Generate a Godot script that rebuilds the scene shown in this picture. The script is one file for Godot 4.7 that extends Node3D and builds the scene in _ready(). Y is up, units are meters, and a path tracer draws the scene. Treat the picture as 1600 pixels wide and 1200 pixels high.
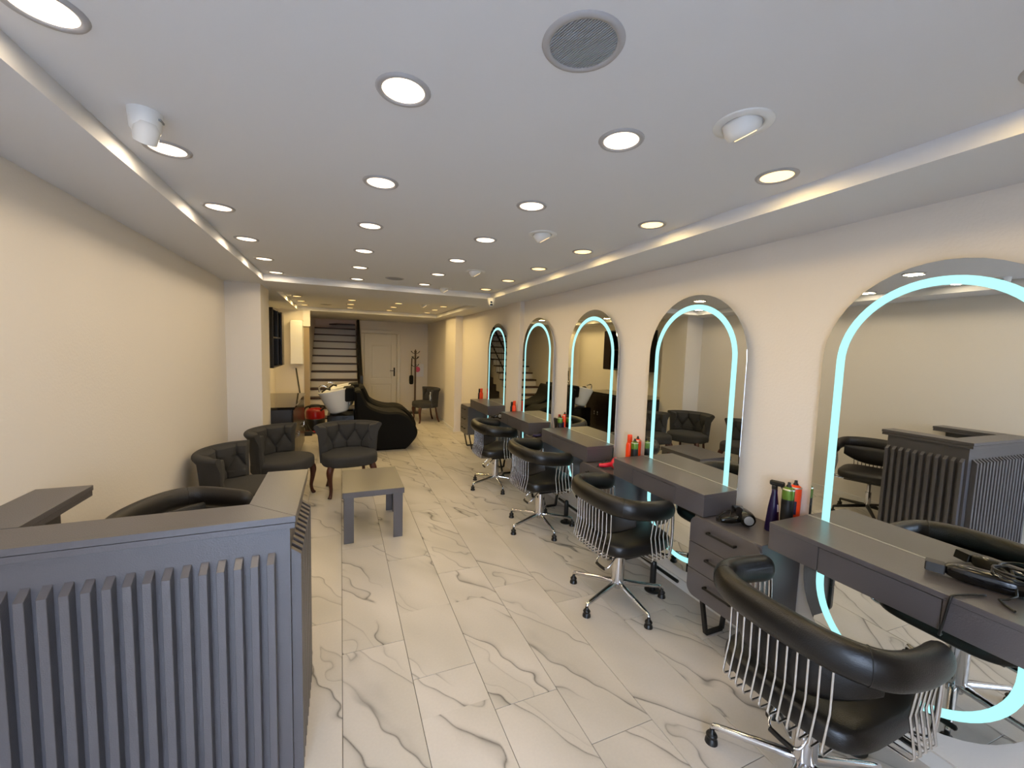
extends Node3D
# A hairdresser's salon: camera, light and exposure first, then the room, then the things in it.

var M := {}
var taken := {}
var rng := RandomNumberGenerator.new()

# ---------------------------------------------------------------- mesh helpers
# A piece is a list of vertices and triangles; orient() turns a closed piece right side out (clockwise fronts).
class Geo:
	var v := PackedVector3Array()
	var n := PackedVector3Array()
	var uv := PackedVector2Array()
	var idx := PackedInt32Array()

	func orient(pv: PackedVector3Array, pi: PackedInt32Array) -> PackedInt32Array:
		var c := Vector3.ZERO
		for p in pv:
			c += p
		c /= maxf(1.0, pv.size())
		var vol := 0.0
		for k in range(0, pi.size(), 3):
			vol += (pv[pi[k]] - c).dot((pv[pi[k + 1]] - c).cross(pv[pi[k + 2]] - c))
		if vol > 0.0:
			for k in range(0, pi.size(), 3):
				var t := pi[k + 1]
				pi[k + 1] = pi[k + 2]
				pi[k + 2] = t
		return pi

	func smooth(pv: PackedVector3Array, pi: PackedInt32Array, closed := true) -> void:
		if closed:
			pi = orient(pv, pi)
		var nn := PackedVector3Array()
		nn.resize(pv.size())
		for k in range(0, pi.size(), 3):
			var f := (pv[pi[k + 2]] - pv[pi[k]]).cross(pv[pi[k + 1]] - pv[pi[k]])
			nn[pi[k]] += f
			nn[pi[k + 1]] += f
			nn[pi[k + 2]] += f
		var b := v.size()
		for k in pv.size():
			v.append(pv[k])
			n.append(nn[k].normalized() if nn[k].length_squared() > 0.0 else Vector3.UP)
			uv.append(Vector2(pv[k].x + pv[k].z, pv[k].y))
		for k in pi:
			idx.append(b + k)

	func flat(pv: PackedVector3Array, pi: PackedInt32Array, closed := true) -> void:
		if closed:
			pi = orient(pv, pi)
		for k in range(0, pi.size(), 3):
			var f := (pv[pi[k + 2]] - pv[pi[k]]).cross(pv[pi[k + 1]] - pv[pi[k]])
			if f.length_squared() < 1e-18:
				continue
			f = f.normalized()
			for j in 3:
				var p := pv[pi[k + j]]
				idx.append(v.size())
				v.append(p)
				n.append(f)
				uv.append(Vector2(p.x, p.z) if absf(f.y) > 0.7 else (Vector2(p.z, p.y) if absf(f.x) > 0.7 else Vector2(p.x, p.y)))

	func mesh() -> ArrayMesh:
		var a := []
		a.resize(Mesh.ARRAY_MAX)
		a[Mesh.ARRAY_VERTEX] = v
		a[Mesh.ARRAY_NORMAL] = n
		a[Mesh.ARRAY_TEX_UV] = uv
		a[Mesh.ARRAY_INDEX] = idx
		var m := ArrayMesh.new()
		m.add_surface_from_arrays(Mesh.PRIMITIVE_TRIANGLES, a)
		return m

func geo() -> Geo:
	return Geo.new()

# box from corner a to corner b with chamfer c
func bx(g: Geo, a: Vector3, b: Vector3, c := 0.0, xf := Transform3D.IDENTITY) -> void:
	var lo := Vector3(minf(a.x, b.x), minf(a.y, b.y), minf(a.z, b.z))
	var hi := Vector3(maxf(a.x, b.x), maxf(a.y, b.y), maxf(a.z, b.z))
	var pv := PackedVector3Array()
	var pi := PackedInt32Array()
	if c <= 0.0:
		for k in 8:
			pv.append(xf * Vector3(hi.x if k & 1 else lo.x, hi.y if k & 2 else lo.y, hi.z if k & 4 else lo.z))
		pi = PackedInt32Array([0, 2, 3, 0, 3, 1, 4, 5, 7, 4, 7, 6, 0, 4, 6, 0, 6, 2, 1, 3, 7, 1, 7, 5, 0, 1, 5, 0, 5, 4, 2, 6, 7, 2, 7, 3])
		g.flat(pv, pi)
		return
	# chamfered: every corner gives three points, one on each face
	for k in 8:
		var s := Vector3(1 if k & 1 else 0, 1 if k & 2 else 0, 1 if k & 4 else 0)
		var p := lo + (hi - lo) * s
		var q := p + Vector3(-c if k & 1 else c, -c if k & 2 else c, -c if k & 4 else c)
		pv.append(xf * Vector3(p.x, q.y, q.z))
		pv.append(xf * Vector3(q.x, p.y, q.z))
		pv.append(xf * Vector3(q.x, q.y, p.z))
	var quads := []
	for ax in 3:
		for s in 2:
			var ks := []
			for k in 8:
				if ((k >> ax) & 1) == s:
					ks.append(k)
			quads.append([ks[0] * 3 + ax, ks[1] * 3 + ax, ks[3] * 3 + ax, ks[2] * 3 + ax])
	for ax in 3:
		for k in 8:
			if (k >> ax) & 1:
				continue
			var k2 := k | (1 << ax)
			var u := (ax + 1) % 3
			var w := (ax + 2) % 3
			quads.append([k * 3 + u, k2 * 3 + u, k2 * 3 + w, k * 3 + w])
	# faces are convex, so each one is turned outwards from the middle
	var mid := xf * ((lo + hi) / 2.0)
	var tris := []
	for q in quads:
		tris.append([q[0], q[1], q[2]])
		tris.append([q[0], q[2], q[3]])
	for k in 8:
		tris.append([k * 3, k * 3 + 1, k * 3 + 2])
	for t in tris:
		var f := (pv[t[2]] - pv[t[0]]).cross(pv[t[1]] - pv[t[0]])
		if f.dot(pv[t[0]] + pv[t[1]] + pv[t[2]] - mid * 3.0) < 0.0:
			pi.append_array(PackedInt32Array([t[0], t[2], t[1]]))
		else:
			pi.append_array(PackedInt32Array([t[0], t[1], t[2]]))
	g.flat(pv, pi, false)

# grid of points rows x cols; wraps in either direction
func grid(pv: PackedVector3Array, rows: int, cols: int, wrap_r: bool, wrap_c: bool) -> PackedInt32Array:
	var pi := PackedInt32Array()
	for r in (rows if wrap_r else rows - 1):
		for c in (cols if wrap_c else cols - 1):
			var a := r * cols + c
			var b := r * cols + (c + 1) % cols
			var d := ((r + 1) % rows) * cols + c
			var e := ((r + 1) % rows) * cols + (c + 1) % cols
			pi.append_array(PackedInt32Array([a, b, e, a, e, d]))
	return pi

# body of revolution round y; profile of (radius, height); a repeated point makes a sharp edge
func lathe(g: Geo, prof: Array, segs := 24, xf := Transform3D.IDENTITY) -> void:
	var runs := [[]]
	for k in prof.size():
		if k > 0 and (prof[k] as Vector2).is_equal_approx(prof[k - 1]):
			runs.append([])
		runs[-1].append(prof[k])
	var allv := PackedVector3Array()
	var alli := PackedInt32Array()
	for run in runs:
		if run.size() < 2:
			continue
		var b := allv.size()
		for p in run:
			for s in segs:
				var t := TAU * s / segs
				allv.append(xf * Vector3(p.x * cos(t), p.y, p.x * sin(t)))
		var pi := grid(allv, run.size(), segs, false, true)
		for k in pi:
			alli.append(b + k)
	g.smooth(allv, alli)

# tube along points; radius number or array; caps closed
func tube(g: Geo, pts: Array, radius, sides := 8, closed := false, xf := Transform3D.IDENTITY, squash := Vector2.ONE) -> void:
	var pv := PackedVector3Array()
	var cnt := pts.size()
	var up := Vector3.UP
	var t0: Vector3 = (pts[1] - pts[0]).normalized()
	if absf(t0.dot(up)) > 0.9:
		up = Vector3.RIGHT
	var nrm := (up - t0 * up.dot(t0)).normalized()
	for k in cnt:
		var a: Vector3 = pts[(k - 1 + cnt) % cnt] if (closed or k > 0) else pts[k]
		var b: Vector3 = pts[(k + 1) % cnt] if (closed or k < cnt - 1) else pts[k]
		var t := (b - a).normalized()
		nrm = (nrm - t * nrm.dot(t)).normalized()
		var bin := t.cross(nrm)
		var r: float = radius[k] if radius is Array else radius
		for s in sides:
			var w := TAU * s / sides
			pv.append(xf * (pts[k] + nrm * cos(w) * r * squash.x + bin * sin(w) * r * squash.y))
	var pi := grid(pv, cnt, sides, closed, true)
	if not closed:
		var c0 := pv.size()
		pv.append(xf * pts[0])
		pv.append(xf * pts[cnt - 1])
		for s in sides:
			pi.append_array(PackedInt32Array([c0, (s + 1) % sides, s]))
			pi.append_array(PackedInt32Array([c0 + 1, (cnt - 1) * sides + s, (cnt - 1) * sides + (s + 1) % sides]))
	g.smooth(pv, pi)

# prism: polygon in (u, v) swept from w0 to w1; axis 0: u=z v=y along x, 1: u=x v=z along y, 2: u=x v=y along z
func prism(g: Geo, poly: PackedVector2Array, w0: float, w1: float, axis := 2, c := 0.0, xf := Transform3D.IDENTITY) -> void:
	var put := func(p: Vector2, w: float) -> Vector3:
		if axis == 0:
			return xf * Vector3(w, p.y, p.x)
		if axis == 1:
			return xf * Vector3(p.x, w, p.y)
		return xf * Vector3(p.x, p.y, w)
	var tri := Geometry2D.triangulate_polygon(poly)
	var m := poly.size()
	var inner := poly
	if c > 0.0:
		inner = PackedVector2Array()
		var area := 0.0
		for k in m:
			area += poly[k].cross(poly[(k + 1) % m])
		var sgn := 1.0 if area > 0.0 else -1.0
		for k in m:
			var d1 := (poly[k] - poly[(k - 1 + m) % m]).normalized()
			var d2 := (poly[(k + 1) % m] - poly[k]).normalized()
			var n1 := Vector2(-d1.y, d1.x) * sgn
			var n2 := Vector2(-d2.y, d2.x) * sgn
			var h := (n1 + n2)
			h = h / maxf(0.3, h.length_squared() / 2.0)
			inner.append(poly[k] + h * c)
	var sw := signf(w1 - w0)
	var rings := [[inner, w0], [poly, w0 + sw * c], [poly, w1 - sw * c], [inner, w1]] if c > 0.0 else [[poly, w0], [poly, w1]]
	var pv := PackedVector3Array()
	for r in rings:
		for p in r[0]:
			pv.append(put.call(p, r[1]))
	var pi := grid(pv, rings.size(), m, false, true)
	var last := (rings.size() - 1) * m
	# caps, wound against the sides
	var caps := PackedInt32Array()
	for k in range(0, tri.size(), 3):
		caps.append_array(PackedInt32Array([tri[k], tri[k + 1], tri[k + 2]]))
	var area2 := 0.0
	for k in m:
		area2 += poly[k].cross(poly[(k + 1) % m])
	var ta := 0.0
	if tri.size() >= 3:
		ta = (poly[tri[1]] - poly[tri[0]]).cross(poly[tri[2]] - poly[tri[0]])
	var same := (ta > 0.0) == (area2 > 0.0)
	for k in range(0, caps.size(), 3):
		var a := caps[k]
		var b := caps[k + 1] if same else caps[k + 2]
		var d := caps[k + 2] if same else caps[k + 1]
		pi.append_array(PackedInt32Array([a, d, b]))
		pi.append_array(PackedInt32Array([last + a, last + b, last + d]))
	g.flat(pv, pi)

# soft cushion: superellipsoid
func cushion(g: Geo, mid: Vector3, half: Vector3, e1 := 0.35, e2 := 0.45, ru := 40, rv := 20, xf := Transform3D.IDENTITY) -> void:
	var pv := PackedVector3Array()
	for r in rv + 1:
		var la := -PI / 2 + PI * r / rv
		for c in ru:
			var lo := TAU * c / ru
			var cl := spow(cos(la), e1)
			pv.append(xf * (mid + Vector3(half.x * cl * spow(cos(lo), e2), half.y * spow(sin(la), e1), half.z * cl * spow(sin(lo), e2))))
	g.smooth(pv, grid(pv, rv + 1, ru, false, true))

func spow(x: float, e: float) -> float:
	return signf(x) * pow(absf(x), e)

# smooth path through points (Catmull-Rom)
func curve(pts: Array, per := 6, closed := false) -> Array:
	var out := []
	var m := pts.size()
	for k in (m if closed else m - 1):
		var p0: Vector3 = pts[(k - 1 + m) % m] if (closed or k > 0) else pts[k]
		var p1: Vector3 = pts[k]
		var p2: Vector3 = pts[(k + 1) % m]
		var p3: Vector3 = pts[(k + 2) % m] if (closed or k < m - 2) else p2
		for s in per:
			out.append(p1.cubic_interpolate(p2, p0, p3, float(s) / per))
	if not closed:
		out.append(pts[m - 1])
	return out

func pill(z0: float, z1: float, y0: float, y1: float, segs := 24) -> PackedVector2Array:
	var r := (z1 - z0) / 2.0
	var zc := (z0 + z1) / 2.0
	var out := PackedVector2Array()
	for k in segs + 1:
		var t := PI * k / segs
		out.append(Vector2(zc + r * cos(t), y1 - r + r * sin(t)))
	for k in segs + 1:
		var t := PI + PI * k / segs
		out.append(Vector2(zc + r * cos(t), y0 + r + r * sin(t)))
	return out

func rrect(x0: float, x1: float, y0: float, y1: float, r: float, corners := [1, 1, 1, 1], segs := 6) -> PackedVector2Array:
	# corners in the order (x1,y1), (x0,y1), (x0,y0), (x1,y0)
	var out := PackedVector2Array()
	var cs := [Vector2(x1, y1), Vector2(x0, y1), Vector2(x0, y0), Vector2(x1, y0)]
	var dirs := [Vector2(-1, -1), Vector2(1, -1), Vector2(1, 1), Vector2(-1, 1)]
	for k in 4:
		if corners[k]:
			var o: Vector2 = cs[k] + dirs[k] * r
			for s in segs + 1:
				var t := PI / 2 * k + PI / 2 * s / segs
				out.append(o + Vector2(cos(t), sin(t)) * r)
		else:
			out.append(cs[k])
	return out

# ---------------------------------------------------------------- nodes
func numbered(called: String) -> String:
	if not taken.has(called):
		taken[called] = 0
		return called
	taken[called] += 1
	return "%s_%03d" % [called, taken[called]]

func thing(called: String, label: String, category: String, at := Vector3.ZERO, turn := 0.0, group := "") -> Node3D:
	var o := Node3D.new()
	o.name = numbered(called)
	add_child(o)
	o.position = at
	o.rotation.y = turn
	tag(o, label, category, group)
	return o

func tag(o: Node, label: String, category: String, group := "") -> void:
	o.set_meta("label", label)
	o.set_meta("category", category)
	if group:
		o.set_meta("group", group)

func part(called: String, g, m: Material, parent: Node, label := "") -> MeshInstance3D:
	var o := MeshInstance3D.new()
	o.name = called
	o.mesh = g.mesh() if g is Geo else g
	o.material_override = m
	if label:
		o.set_meta("label", label)
	parent.add_child(o, true)
	return o

func one(called: String, g, m: Material, label: String, category: String, group := "") -> MeshInstance3D:
	var o := MeshInstance3D.new()
	o.name = numbered(called)
	o.mesh = g.mesh() if g is Geo else g
	o.material_override = m
	add_child(o)
	tag(o, label, category, group)
	return o

func struct(called: String, g, m: Material, label: String, category: String) -> MeshInstance3D:
	var o := one(called, g, m, label, category)
	o.set_meta("kind", "structure")
	return o

func dup(src: Node3D, at: Vector3, turn: float, label := "", group := "") -> Node3D:
	var o: Node3D = src.duplicate()
	o.name = numbered(str(src.name).rstrip("0123456789_"))
	add_child(o)
	o.position = at
	o.rotation.y = turn
	if label:
		o.set_meta("label", label)
	if group:
		o.set_meta("group", group)
	return o

# ---------------------------------------------------------------- materials
func mat(key: String, c: Color, rough := 0.6, metal := 0.0, spec := 0.5) -> StandardMaterial3D:
	if M.has(key):
		return M[key]
	var m := StandardMaterial3D.new()
	m.resource_name = key
	m.albedo_color = c
	m.roughness = rough
	m.metallic = metal
	m.metallic_specular = spec
	M[key] = m
	return m

func glow(key: String, c: Color, energy: float) -> StandardMaterial3D:
	if M.has(key):
		return M[key]
	var m := mat(key, Color(0.9, 0.9, 0.9), 0.5)
	m.emission_enabled = true
	m.emission = c
	m.emission_energy_multiplier = energy
	return m

func noise_tex(freq: float, oct: int, seed_: int, lo: Color, hi: Color, size := 256, normal := false, bump := 4.0) -> NoiseTexture2D:
	var f := FastNoiseLite.new()
	f.noise_type = FastNoiseLite.TYPE_SIMPLEX_SMOOTH
	f.frequency = freq
	f.fractal_octaves = oct
	f.seed = seed_
	var t := NoiseTexture2D.new()
	t.width = size
	t.height = size
	t.seamless = true
	t.noise = f
	if normal:
		t.as_normal_map = true
		t.bump_strength = bump
	else:
		var r := Gradient.new()
		r.set_color(0, lo)
		r.set_color(1, hi)
		t.color_ramp = r
	return t

func grain(m: StandardMaterial3D, scale: float, freq: float, strength: float, seed_ := 3) -> void:
	m.normal_enabled = true
	m.normal_texture = noise_tex(freq, 3, seed_, Color.BLACK, Color.WHITE, 256, true, 6.0)
	m.normal_scale = strength
	m.uv1_triplanar = true
	m.uv1_world_triplanar = false
	m.uv1_scale = Vector3.ONE * scale

func mottle(m: StandardMaterial3D, scale: float, lo: Color, hi: Color, seed_ := 5, freq := 0.02) -> void:
	m.albedo_texture = noise_tex(freq, 4, seed_, lo, hi)
	m.uv1_triplanar = true
	m.uv1_scale = Vector3.ONE * scale

func marble() -> StandardMaterial3D:
	var f := FastNoiseLite.new()
	f.noise_type = FastNoiseLite.TYPE_SIMPLEX_SMOOTH
	f.frequency = 1.0
	f.fractal_octaves = 4
	f.fractal_gain = 0.36
	f.seed = 11
	var f2 := FastNoiseLite.new()
	f2.noise_type = FastNoiseLite.TYPE_SIMPLEX_SMOOTH
	f2.frequency = 1.0
	f2.fractal_octaves = 2
	f2.seed = 29
	var size := 1100
	var span := 3.0                     # metres covered by the texture
	var im := Image.create(size, size, false, Image.FORMAT_RGB8)
	var base := Color(0.765, 0.745, 0.715)
	for y in size:
		for x in size:
			var px := span * x / size
			var py := span * y / size
			# along the veins and across them
			var a := px * 0.50 + py * 0.87
			var b := px * 0.87 - py * 0.50
			var wob := f2.get_noise_2d(a * 3.2, b * 4.2) * 0.035
			var n := f.get_noise_2d(a * 0.24 + wob, b * 1.9 + wob * 2.4)
			var mask := clampf(f2.get_noise_2d(a * 0.5 + 40.0, b * 1.1 + 7.0) * 2.2 + 0.45, 0.0, 1.0)
			var d := n - 0.02
			var line := exp(-absf(d) * 130.0)
			var soft := exp(-maxf(d, 0.0) * 20.0) if d > 0.0 else 0.0
			var d2 := n + 0.24
			var line2 := exp(-absf(d2) * 150.0)
			var soft2 := exp(d2 * 26.0) if d2 < 0.0 else 0.0
			var cloud := f2.get_noise_2d(a * 1.1 + 90.0, b * 2.6 + 30.0)
			var fine := f2.get_noise_2d(px * 60.0, py * 60.0)
			var k := 1.0 + cloud * 0.055 + fine * 0.012
			k -= mask * (line * 0.46 + soft * 0.18)
			k -= (1.0 - mask * 0.6) * (line2 * 0.40 + soft2 * 0.15)
			im.set_pixel(x, y, Color(base.r * k, base.g * k, base.b * k * (1.0 + 0.01 * cloud)))
	var m := mat("marble tile", Color.WHITE, 0.40, 0.0, 0.5)
	m.albedo_texture = ImageTexture.create_from_image(im)
	return m

func materials() -> void:
	var wall := mat("wall paint", Color(0.86, 0.835, 0.80), 0.8, 0.0, 0.3)
	grain(wall, 2.0, 0.1, 0.05)
	var ceil := mat("ceiling paint", Color(0.84, 0.84, 0.845), 0.85, 0.0, 0.3)
	mat("white trim", Color(0.85, 0.84, 0.82), 0.45)
	var lam := mat("anthracite laminate", Color(0.315, 0.302, 0.312), 0.32, 0.0, 0.65)
	grain(lam, 3.0, 0.2, 0.05)
	var le := mat("black leather", Color(0.036, 0.034, 0.035), 0.34, 0.0, 0.5)
	grain(le, 6.0, 0.12, 0.18)
	var lb := mat("brown black leather", Color(0.10, 0.085, 0.078), 0.42, 0.0, 0.5)
	grain(lb, 6.0, 0.12, 0.18)
	var fa := mat("charcoal fabric", Color(0.225, 0.222, 0.22), 0.85, 0.0, 0.35)
	fa.rim_enabled = true
	fa.rim = 0.25
	fa.rim_tint = 0.5
	grain(fa, 14.0, 0.3, 0.3)
	var fb := mat("black fabric", Color(0.028, 0.027, 0.027), 0.75, 0.0, 0.35)
	grain(fb, 10.0, 0.3, 0.25)
	var wd := mat("dark wood", Color(0.30, 0.14, 0.075), 0.4)
	mottle(wd, 3.0, Color(0.75, 0.7, 0.65), Color(1.1, 1.1, 1.1), 8, 0.01)
	wd.uv1_scale = Vector3(20, 2, 20)
	var tr := mat("stair wood", Color(0.22, 0.125, 0.075), 0.45)
	mottle(tr, 3.0, Color(0.75, 0.7, 0.65), Color(1.1, 1.1, 1.1), 9, 0.01)
	tr.uv1_scale = Vector3(2, 20, 20)
	mat("chrome", Color(0.86, 0.86, 0.87), 0.09, 1.0)
	mat("bright wire", Color(0.88, 0.88, 0.88), 0.22, 1.0)
	mat("black plastic", Color(0.05, 0.05, 0.052), 0.4)
	mat("black metal", Color(0.045, 0.045, 0.048), 0.38, 0.0, 0.5)
	mat("gloss black", Color(0.03, 0.03, 0.032), 0.12)
	mat("mirror", Color(0.90, 0.915, 0.91), 0.0, 1.0)
	mat("mirror edge", Color(0.72, 0.72, 0.72), 0.3, 0.0)
	mat("white plastic", Color(0.86, 0.86, 0.85), 0.4)
	mat("ring grey", Color(0.66, 0.65, 0.65), 0.5)
	mat("grille", Color(0.60, 0.61, 0.63), 0.6)
	mat("white ceramic", Color(0.88, 0.88, 0.87), 0.12)
	mat("grey plastic", Color(0.5, 0.5, 0.5), 0.5)
	mat("bar front", Color(0.11, 0.075, 0.062), 0.25)
	mat("bar side", Color(0.17, 0.17, 0.185), 0.35)
	mat("bar top", Color(0.10, 0.095, 0.085), 0.06)
	mat("cabinet dark", Color(0.085, 0.075, 0.08), 0.3)
	mat("red plastic", Color(0.55, 0.05, 0.05), 0.3)
	mat("pink plastic", Color(0.85, 0.12, 0.22), 0.3)
	mat("orange", Color(0.93, 0.27, 0.07), 0.35)
	mat("green metal", Color(0.42, 0.55, 0.22), 0.25, 0.5)
	mat("purple plastic", Color(0.10, 0.05, 0.22), 0.3)
	mat("label white", Color(0.85, 0.85, 0.88), 0.5)
	mat("bright edge", Color(0.80, 0.79, 0.76), 0.4)
	mat("silver", Color(0.75, 0.75, 0.72), 0.3, 0.9)
	mat("grout", Color(0.36, 0.34, 0.31), 0.9)
	mat("street", Color(0.62, 0.62, 0.62), 0.9)
	mat("facade", Color(0.62, 0.60, 0.57), 0.9)
	mat("door paint", Color(0.83, 0.81, 0.77), 0.4)
	mat("pink print", Color(0.85, 0.35, 0.50), 0.6)
	mat("stone strip", Color(0.60, 0.54, 0.45), 0.8)
	mat("frame dark", Color(0.10, 0.10, 0.11), 0.4)
	var gl := mat("clear glass", Color(1, 1, 1, 0.05), 0.0)
	gl.transparency = BaseMaterial3D.TRANSPARENCY_ALPHA
	glow("lamp lens", Color(1.0, 0.90, 0.78), 2.6)
	glow("warm lamp lens", Color(1.0, 0.82, 0.52), 2.4)
	glow("led strip", Color(0.70, 1.0, 1.0), 1.0).albedo_color = Color(0.3, 0.33, 0.33)

# ---------------------------------------------------------------- scene
const WL := -1.17      # left wall
const WR := 2.30       # right wall
const HS := 2.37       # underside of the dropped border
const HT := 2.44       # ceiling in the trays

func _ready() -> void:
	rng.seed = 7
	# camera
	var cam := Camera3D.new()
	cam.name = "camera"
	var yaw := deg_to_rad(22.941)
	var pitch := deg_to_rad(-4.649)
	var roll := deg_to_rad(1.728)
	var fwd := Vector3(sin(yaw) * cos(pitch), sin(pitch), -cos(yaw) * cos(pitch))
	var right0 := Vector3(cos(yaw), 0, sin(yaw))
	var up0 := right0.cross(fwd)
	var right := right0 * cos(roll) + up0 * sin(roll)
	var up := up0 * cos(roll) - right0 * sin(roll)
	cam.transform = Transform3D(Basis(right, up, -fwd), Vector3(0, 1.7, 0))
	cam.fov = rad_to_deg(2.0 * atan(600.0 / 634.59))
	cam.near = 0.02
	cam.far = 200.0
	cam.current = true
	add_child(cam)
	# sky, seen through the shop window behind the camera
	var sky := ProceduralSkyMaterial.new()
	sky.sky_top_color = Color(0.66, 0.745, 0.88)
	sky.sky_horizon_color = Color(0.84, 0.89, 0.95)
	sky.ground_bottom_color = Color(0.45, 0.46, 0.48)
	sky.ground_horizon_color = Color(0.6, 0.63, 0.67)
	sky.sky_energy_multiplier = 1.0
	var env := Environment.new()
	env.background_mode = Environment.BG_SKY
	env.sky = Sky.new()
	env.sky.sky_material = sky
	env.background_energy_multiplier = 20.0
	env.tonemap_mode = Environment.TONE_MAPPER_LINEAR
	env.tonemap_exposure = 1.0
	env.sdfgi_enabled = true
	env.ssao_enabled = true
	env.ssil_enabled = true
	var we := WorldEnvironment.new()
	we.name = "environment"
	we.environment = env
	add_child(we)

	materials()
	room()
	floor_tiles()
	shop_front()
	stairs()
	back_door()
	ceiling_fittings()
	counter()
	stations()
	styling_chairs()
	tufted_chairs()
	coffee_table()
	wash_units()
	left_recess()
	back_corner()
	small_things()

const LAMP := 0.228        # strength of one downlight

# ---------------------------------------------------------------- the room
func sbox(called: String, a: Vector3, b: Vector3, m: String, label: String, cat: String) -> MeshInstance3D:
	var g := geo()
	bx(g, a, b)
	return struct(called, g, M[m], label, cat)

func room() -> void:
	sbox("wall_left", Vector3(WL - 0.15, -0.1, 1.35), Vector3(WL, 2.7, -9.0), "wall paint", "plain cream wall behind the reception counter and tufted chairs", "wall")
	sbox("wall_left", Vector3(WL, 0, -5.38), Vector3(-0.83, HS, -5.95), "wall paint", "cream pilaster jutting out between waiting chairs and bar cabinet", "wall")
	sbox("wall_left", Vector3(WL, 0, -9.0), Vector3(-0.575, 2.7, -9.14), "wall paint", "short cream partition beside the foot of the stairs", "wall")
	sbox("wall_left", Vector3(-0.80, 0, -9.14), Vector3(-0.645, 4.2, -12.9), "wall paint", "cream wall along the left side of the staircase", "wall")
	sbox("wall_right", Vector3(WR, -0.1, 1.35), Vector3(WR + 0.15, 2.7, -12.9), "wall paint", "long cream wall carrying the arched mirrors", "wall")
	sbox("wall_right", Vector3(2.24, 0, -5.08), Vector3(WR, HS, -5.52), "wall paint", "flat cream pilaster between two arched mirrors", "wall")
	sbox("wall_right", Vector3(2.15, 0, -8.10), Vector3(WR, HS, -8.95), "wall paint", "deep cream pilaster between last drawer cabinet and back corner", "wall")
	sbox("wall_right", Vector3(2.22, 0, -8.95), Vector3(WR, HS, -11.3), "wall paint", "cream side wall of back corner behind the lone tufted chair", "wall")
	sbox("wall_back", Vector3(0.455, 0, -11.3), Vector3(WR + 0.15, 4.2, -11.45), "wall paint", "cream back wall around the white panelled door", "wall")
	sbox("wall_back", Vector3(-0.9, HS, -11.3), Vector3(0.44, 4.2, -11.42), "wall paint", "wall strip over the stair opening", "wall")
	sbox("wall_back", Vector3(0.455, 0, -11.45), Vector3(0.56, 4.2, -12.9), "wall paint", "wall along the right side of the upper stairs", "wall")
	sbox("wall_back", Vector3(-0.9, 0, -12.78), Vector3(0.6, 4.2, -12.9), "wall paint", "wall at the head of the stairs", "wall")
	sbox("ceiling", Vector3(-0.9, 4.1, -11.2), Vector3(0.6, 4.2, -12.9), "ceiling paint", "high ceiling over the stairwell", "ceiling")
	# ceiling slab and the dropped border that leaves two shallow trays
	sbox("ceiling", Vector3(WL, HT, 1.35), Vector3(WR, HT + 0.12, -9.2), "ceiling paint", "pale grey ceiling set with rows of round downlights", "ceiling")
	sbox("ceiling", Vector3(WL, HS, 1.2), Vector3(-0.757, HT, -9.0), "ceiling paint", "dropped ceiling border along the plain left wall", "ceiling")
	sbox("ceiling", Vector3(1.815, HS, 1.2), Vector3(WR, HT, -6.06), "ceiling paint", "dropped ceiling border above the arched mirrors", "ceiling")
	sbox("ceiling", Vector3(1.94, HS, -6.06), Vector3(WR, HT, -8.95), "ceiling paint", "dropped ceiling border beside the back tray", "ceiling")
	sbox("ceiling", Vector3(-0.757, HS, 1.2), Vector3(1.815, HT, 0.8), "ceiling paint", "dropped ceiling border over the shop window", "ceiling")
	sbox("ceiling", Vector3(-0.757, HS, -5.10), Vector3(1.815, HT, -6.06), "ceiling paint", "dropped ceiling beam between the two lit trays", "ceiling")
	sbox("ceiling", Vector3(-0.80, HS, -8.95), Vector3(WR, HT + 0.12, -11.3), "ceiling paint", "dropped ceiling in front of the back wall", "ceiling")
	# skirting
	var sk := [["baseboard_left", Vector3(WL, 0, 1.2), Vector3(WL + 0.012, 0.07, -5.38), "along the plain left wall"],
		["baseboard_right", Vector3(WR - 0.012, 0, 1.2), Vector3(WR, 0.07, -5.08), "under the arched mirrors"],
		["baseboard_right", Vector3(WR - 0.012, 0, -5.52), Vector3(WR, 0.07, -8.10), "between the two right pilasters"],
		["baseboard_right", Vector3(2.138, 0, -8.09), Vector3(2.15, 0.07, -8.95), "round the deep pilaster"],
		["baseboard_right", Vector3(2.208, 0, -8.95), Vector3(2.22, 0.07, -11.3), "behind the lone tufted chair"],
		["baseboard_back", Vector3(1.53, 0, -11.288), Vector3(2.208, 0.07, -11.3), "right of the panelled door"]]
	for s in sk:
		sbox(s[0], s[1], s[2], "white trim", "white skirting board " + s[3], "skirting")
	# strip beside the stairs and boxed beam end above it
	sbox("trim_1", Vector3(-0.665, 0, -8.985), Vector3(-0.57, 2.06, -9.0), "stone strip", "narrow beige stone strip at the edge of the stair opening", "trim")
	sbox("trim_2", Vector3(-0.675, 2.06, -8.96), Vector3(-0.55, HS, -9.0), "white trim", "white boxed beam end over the stone strip", "trim")

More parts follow.
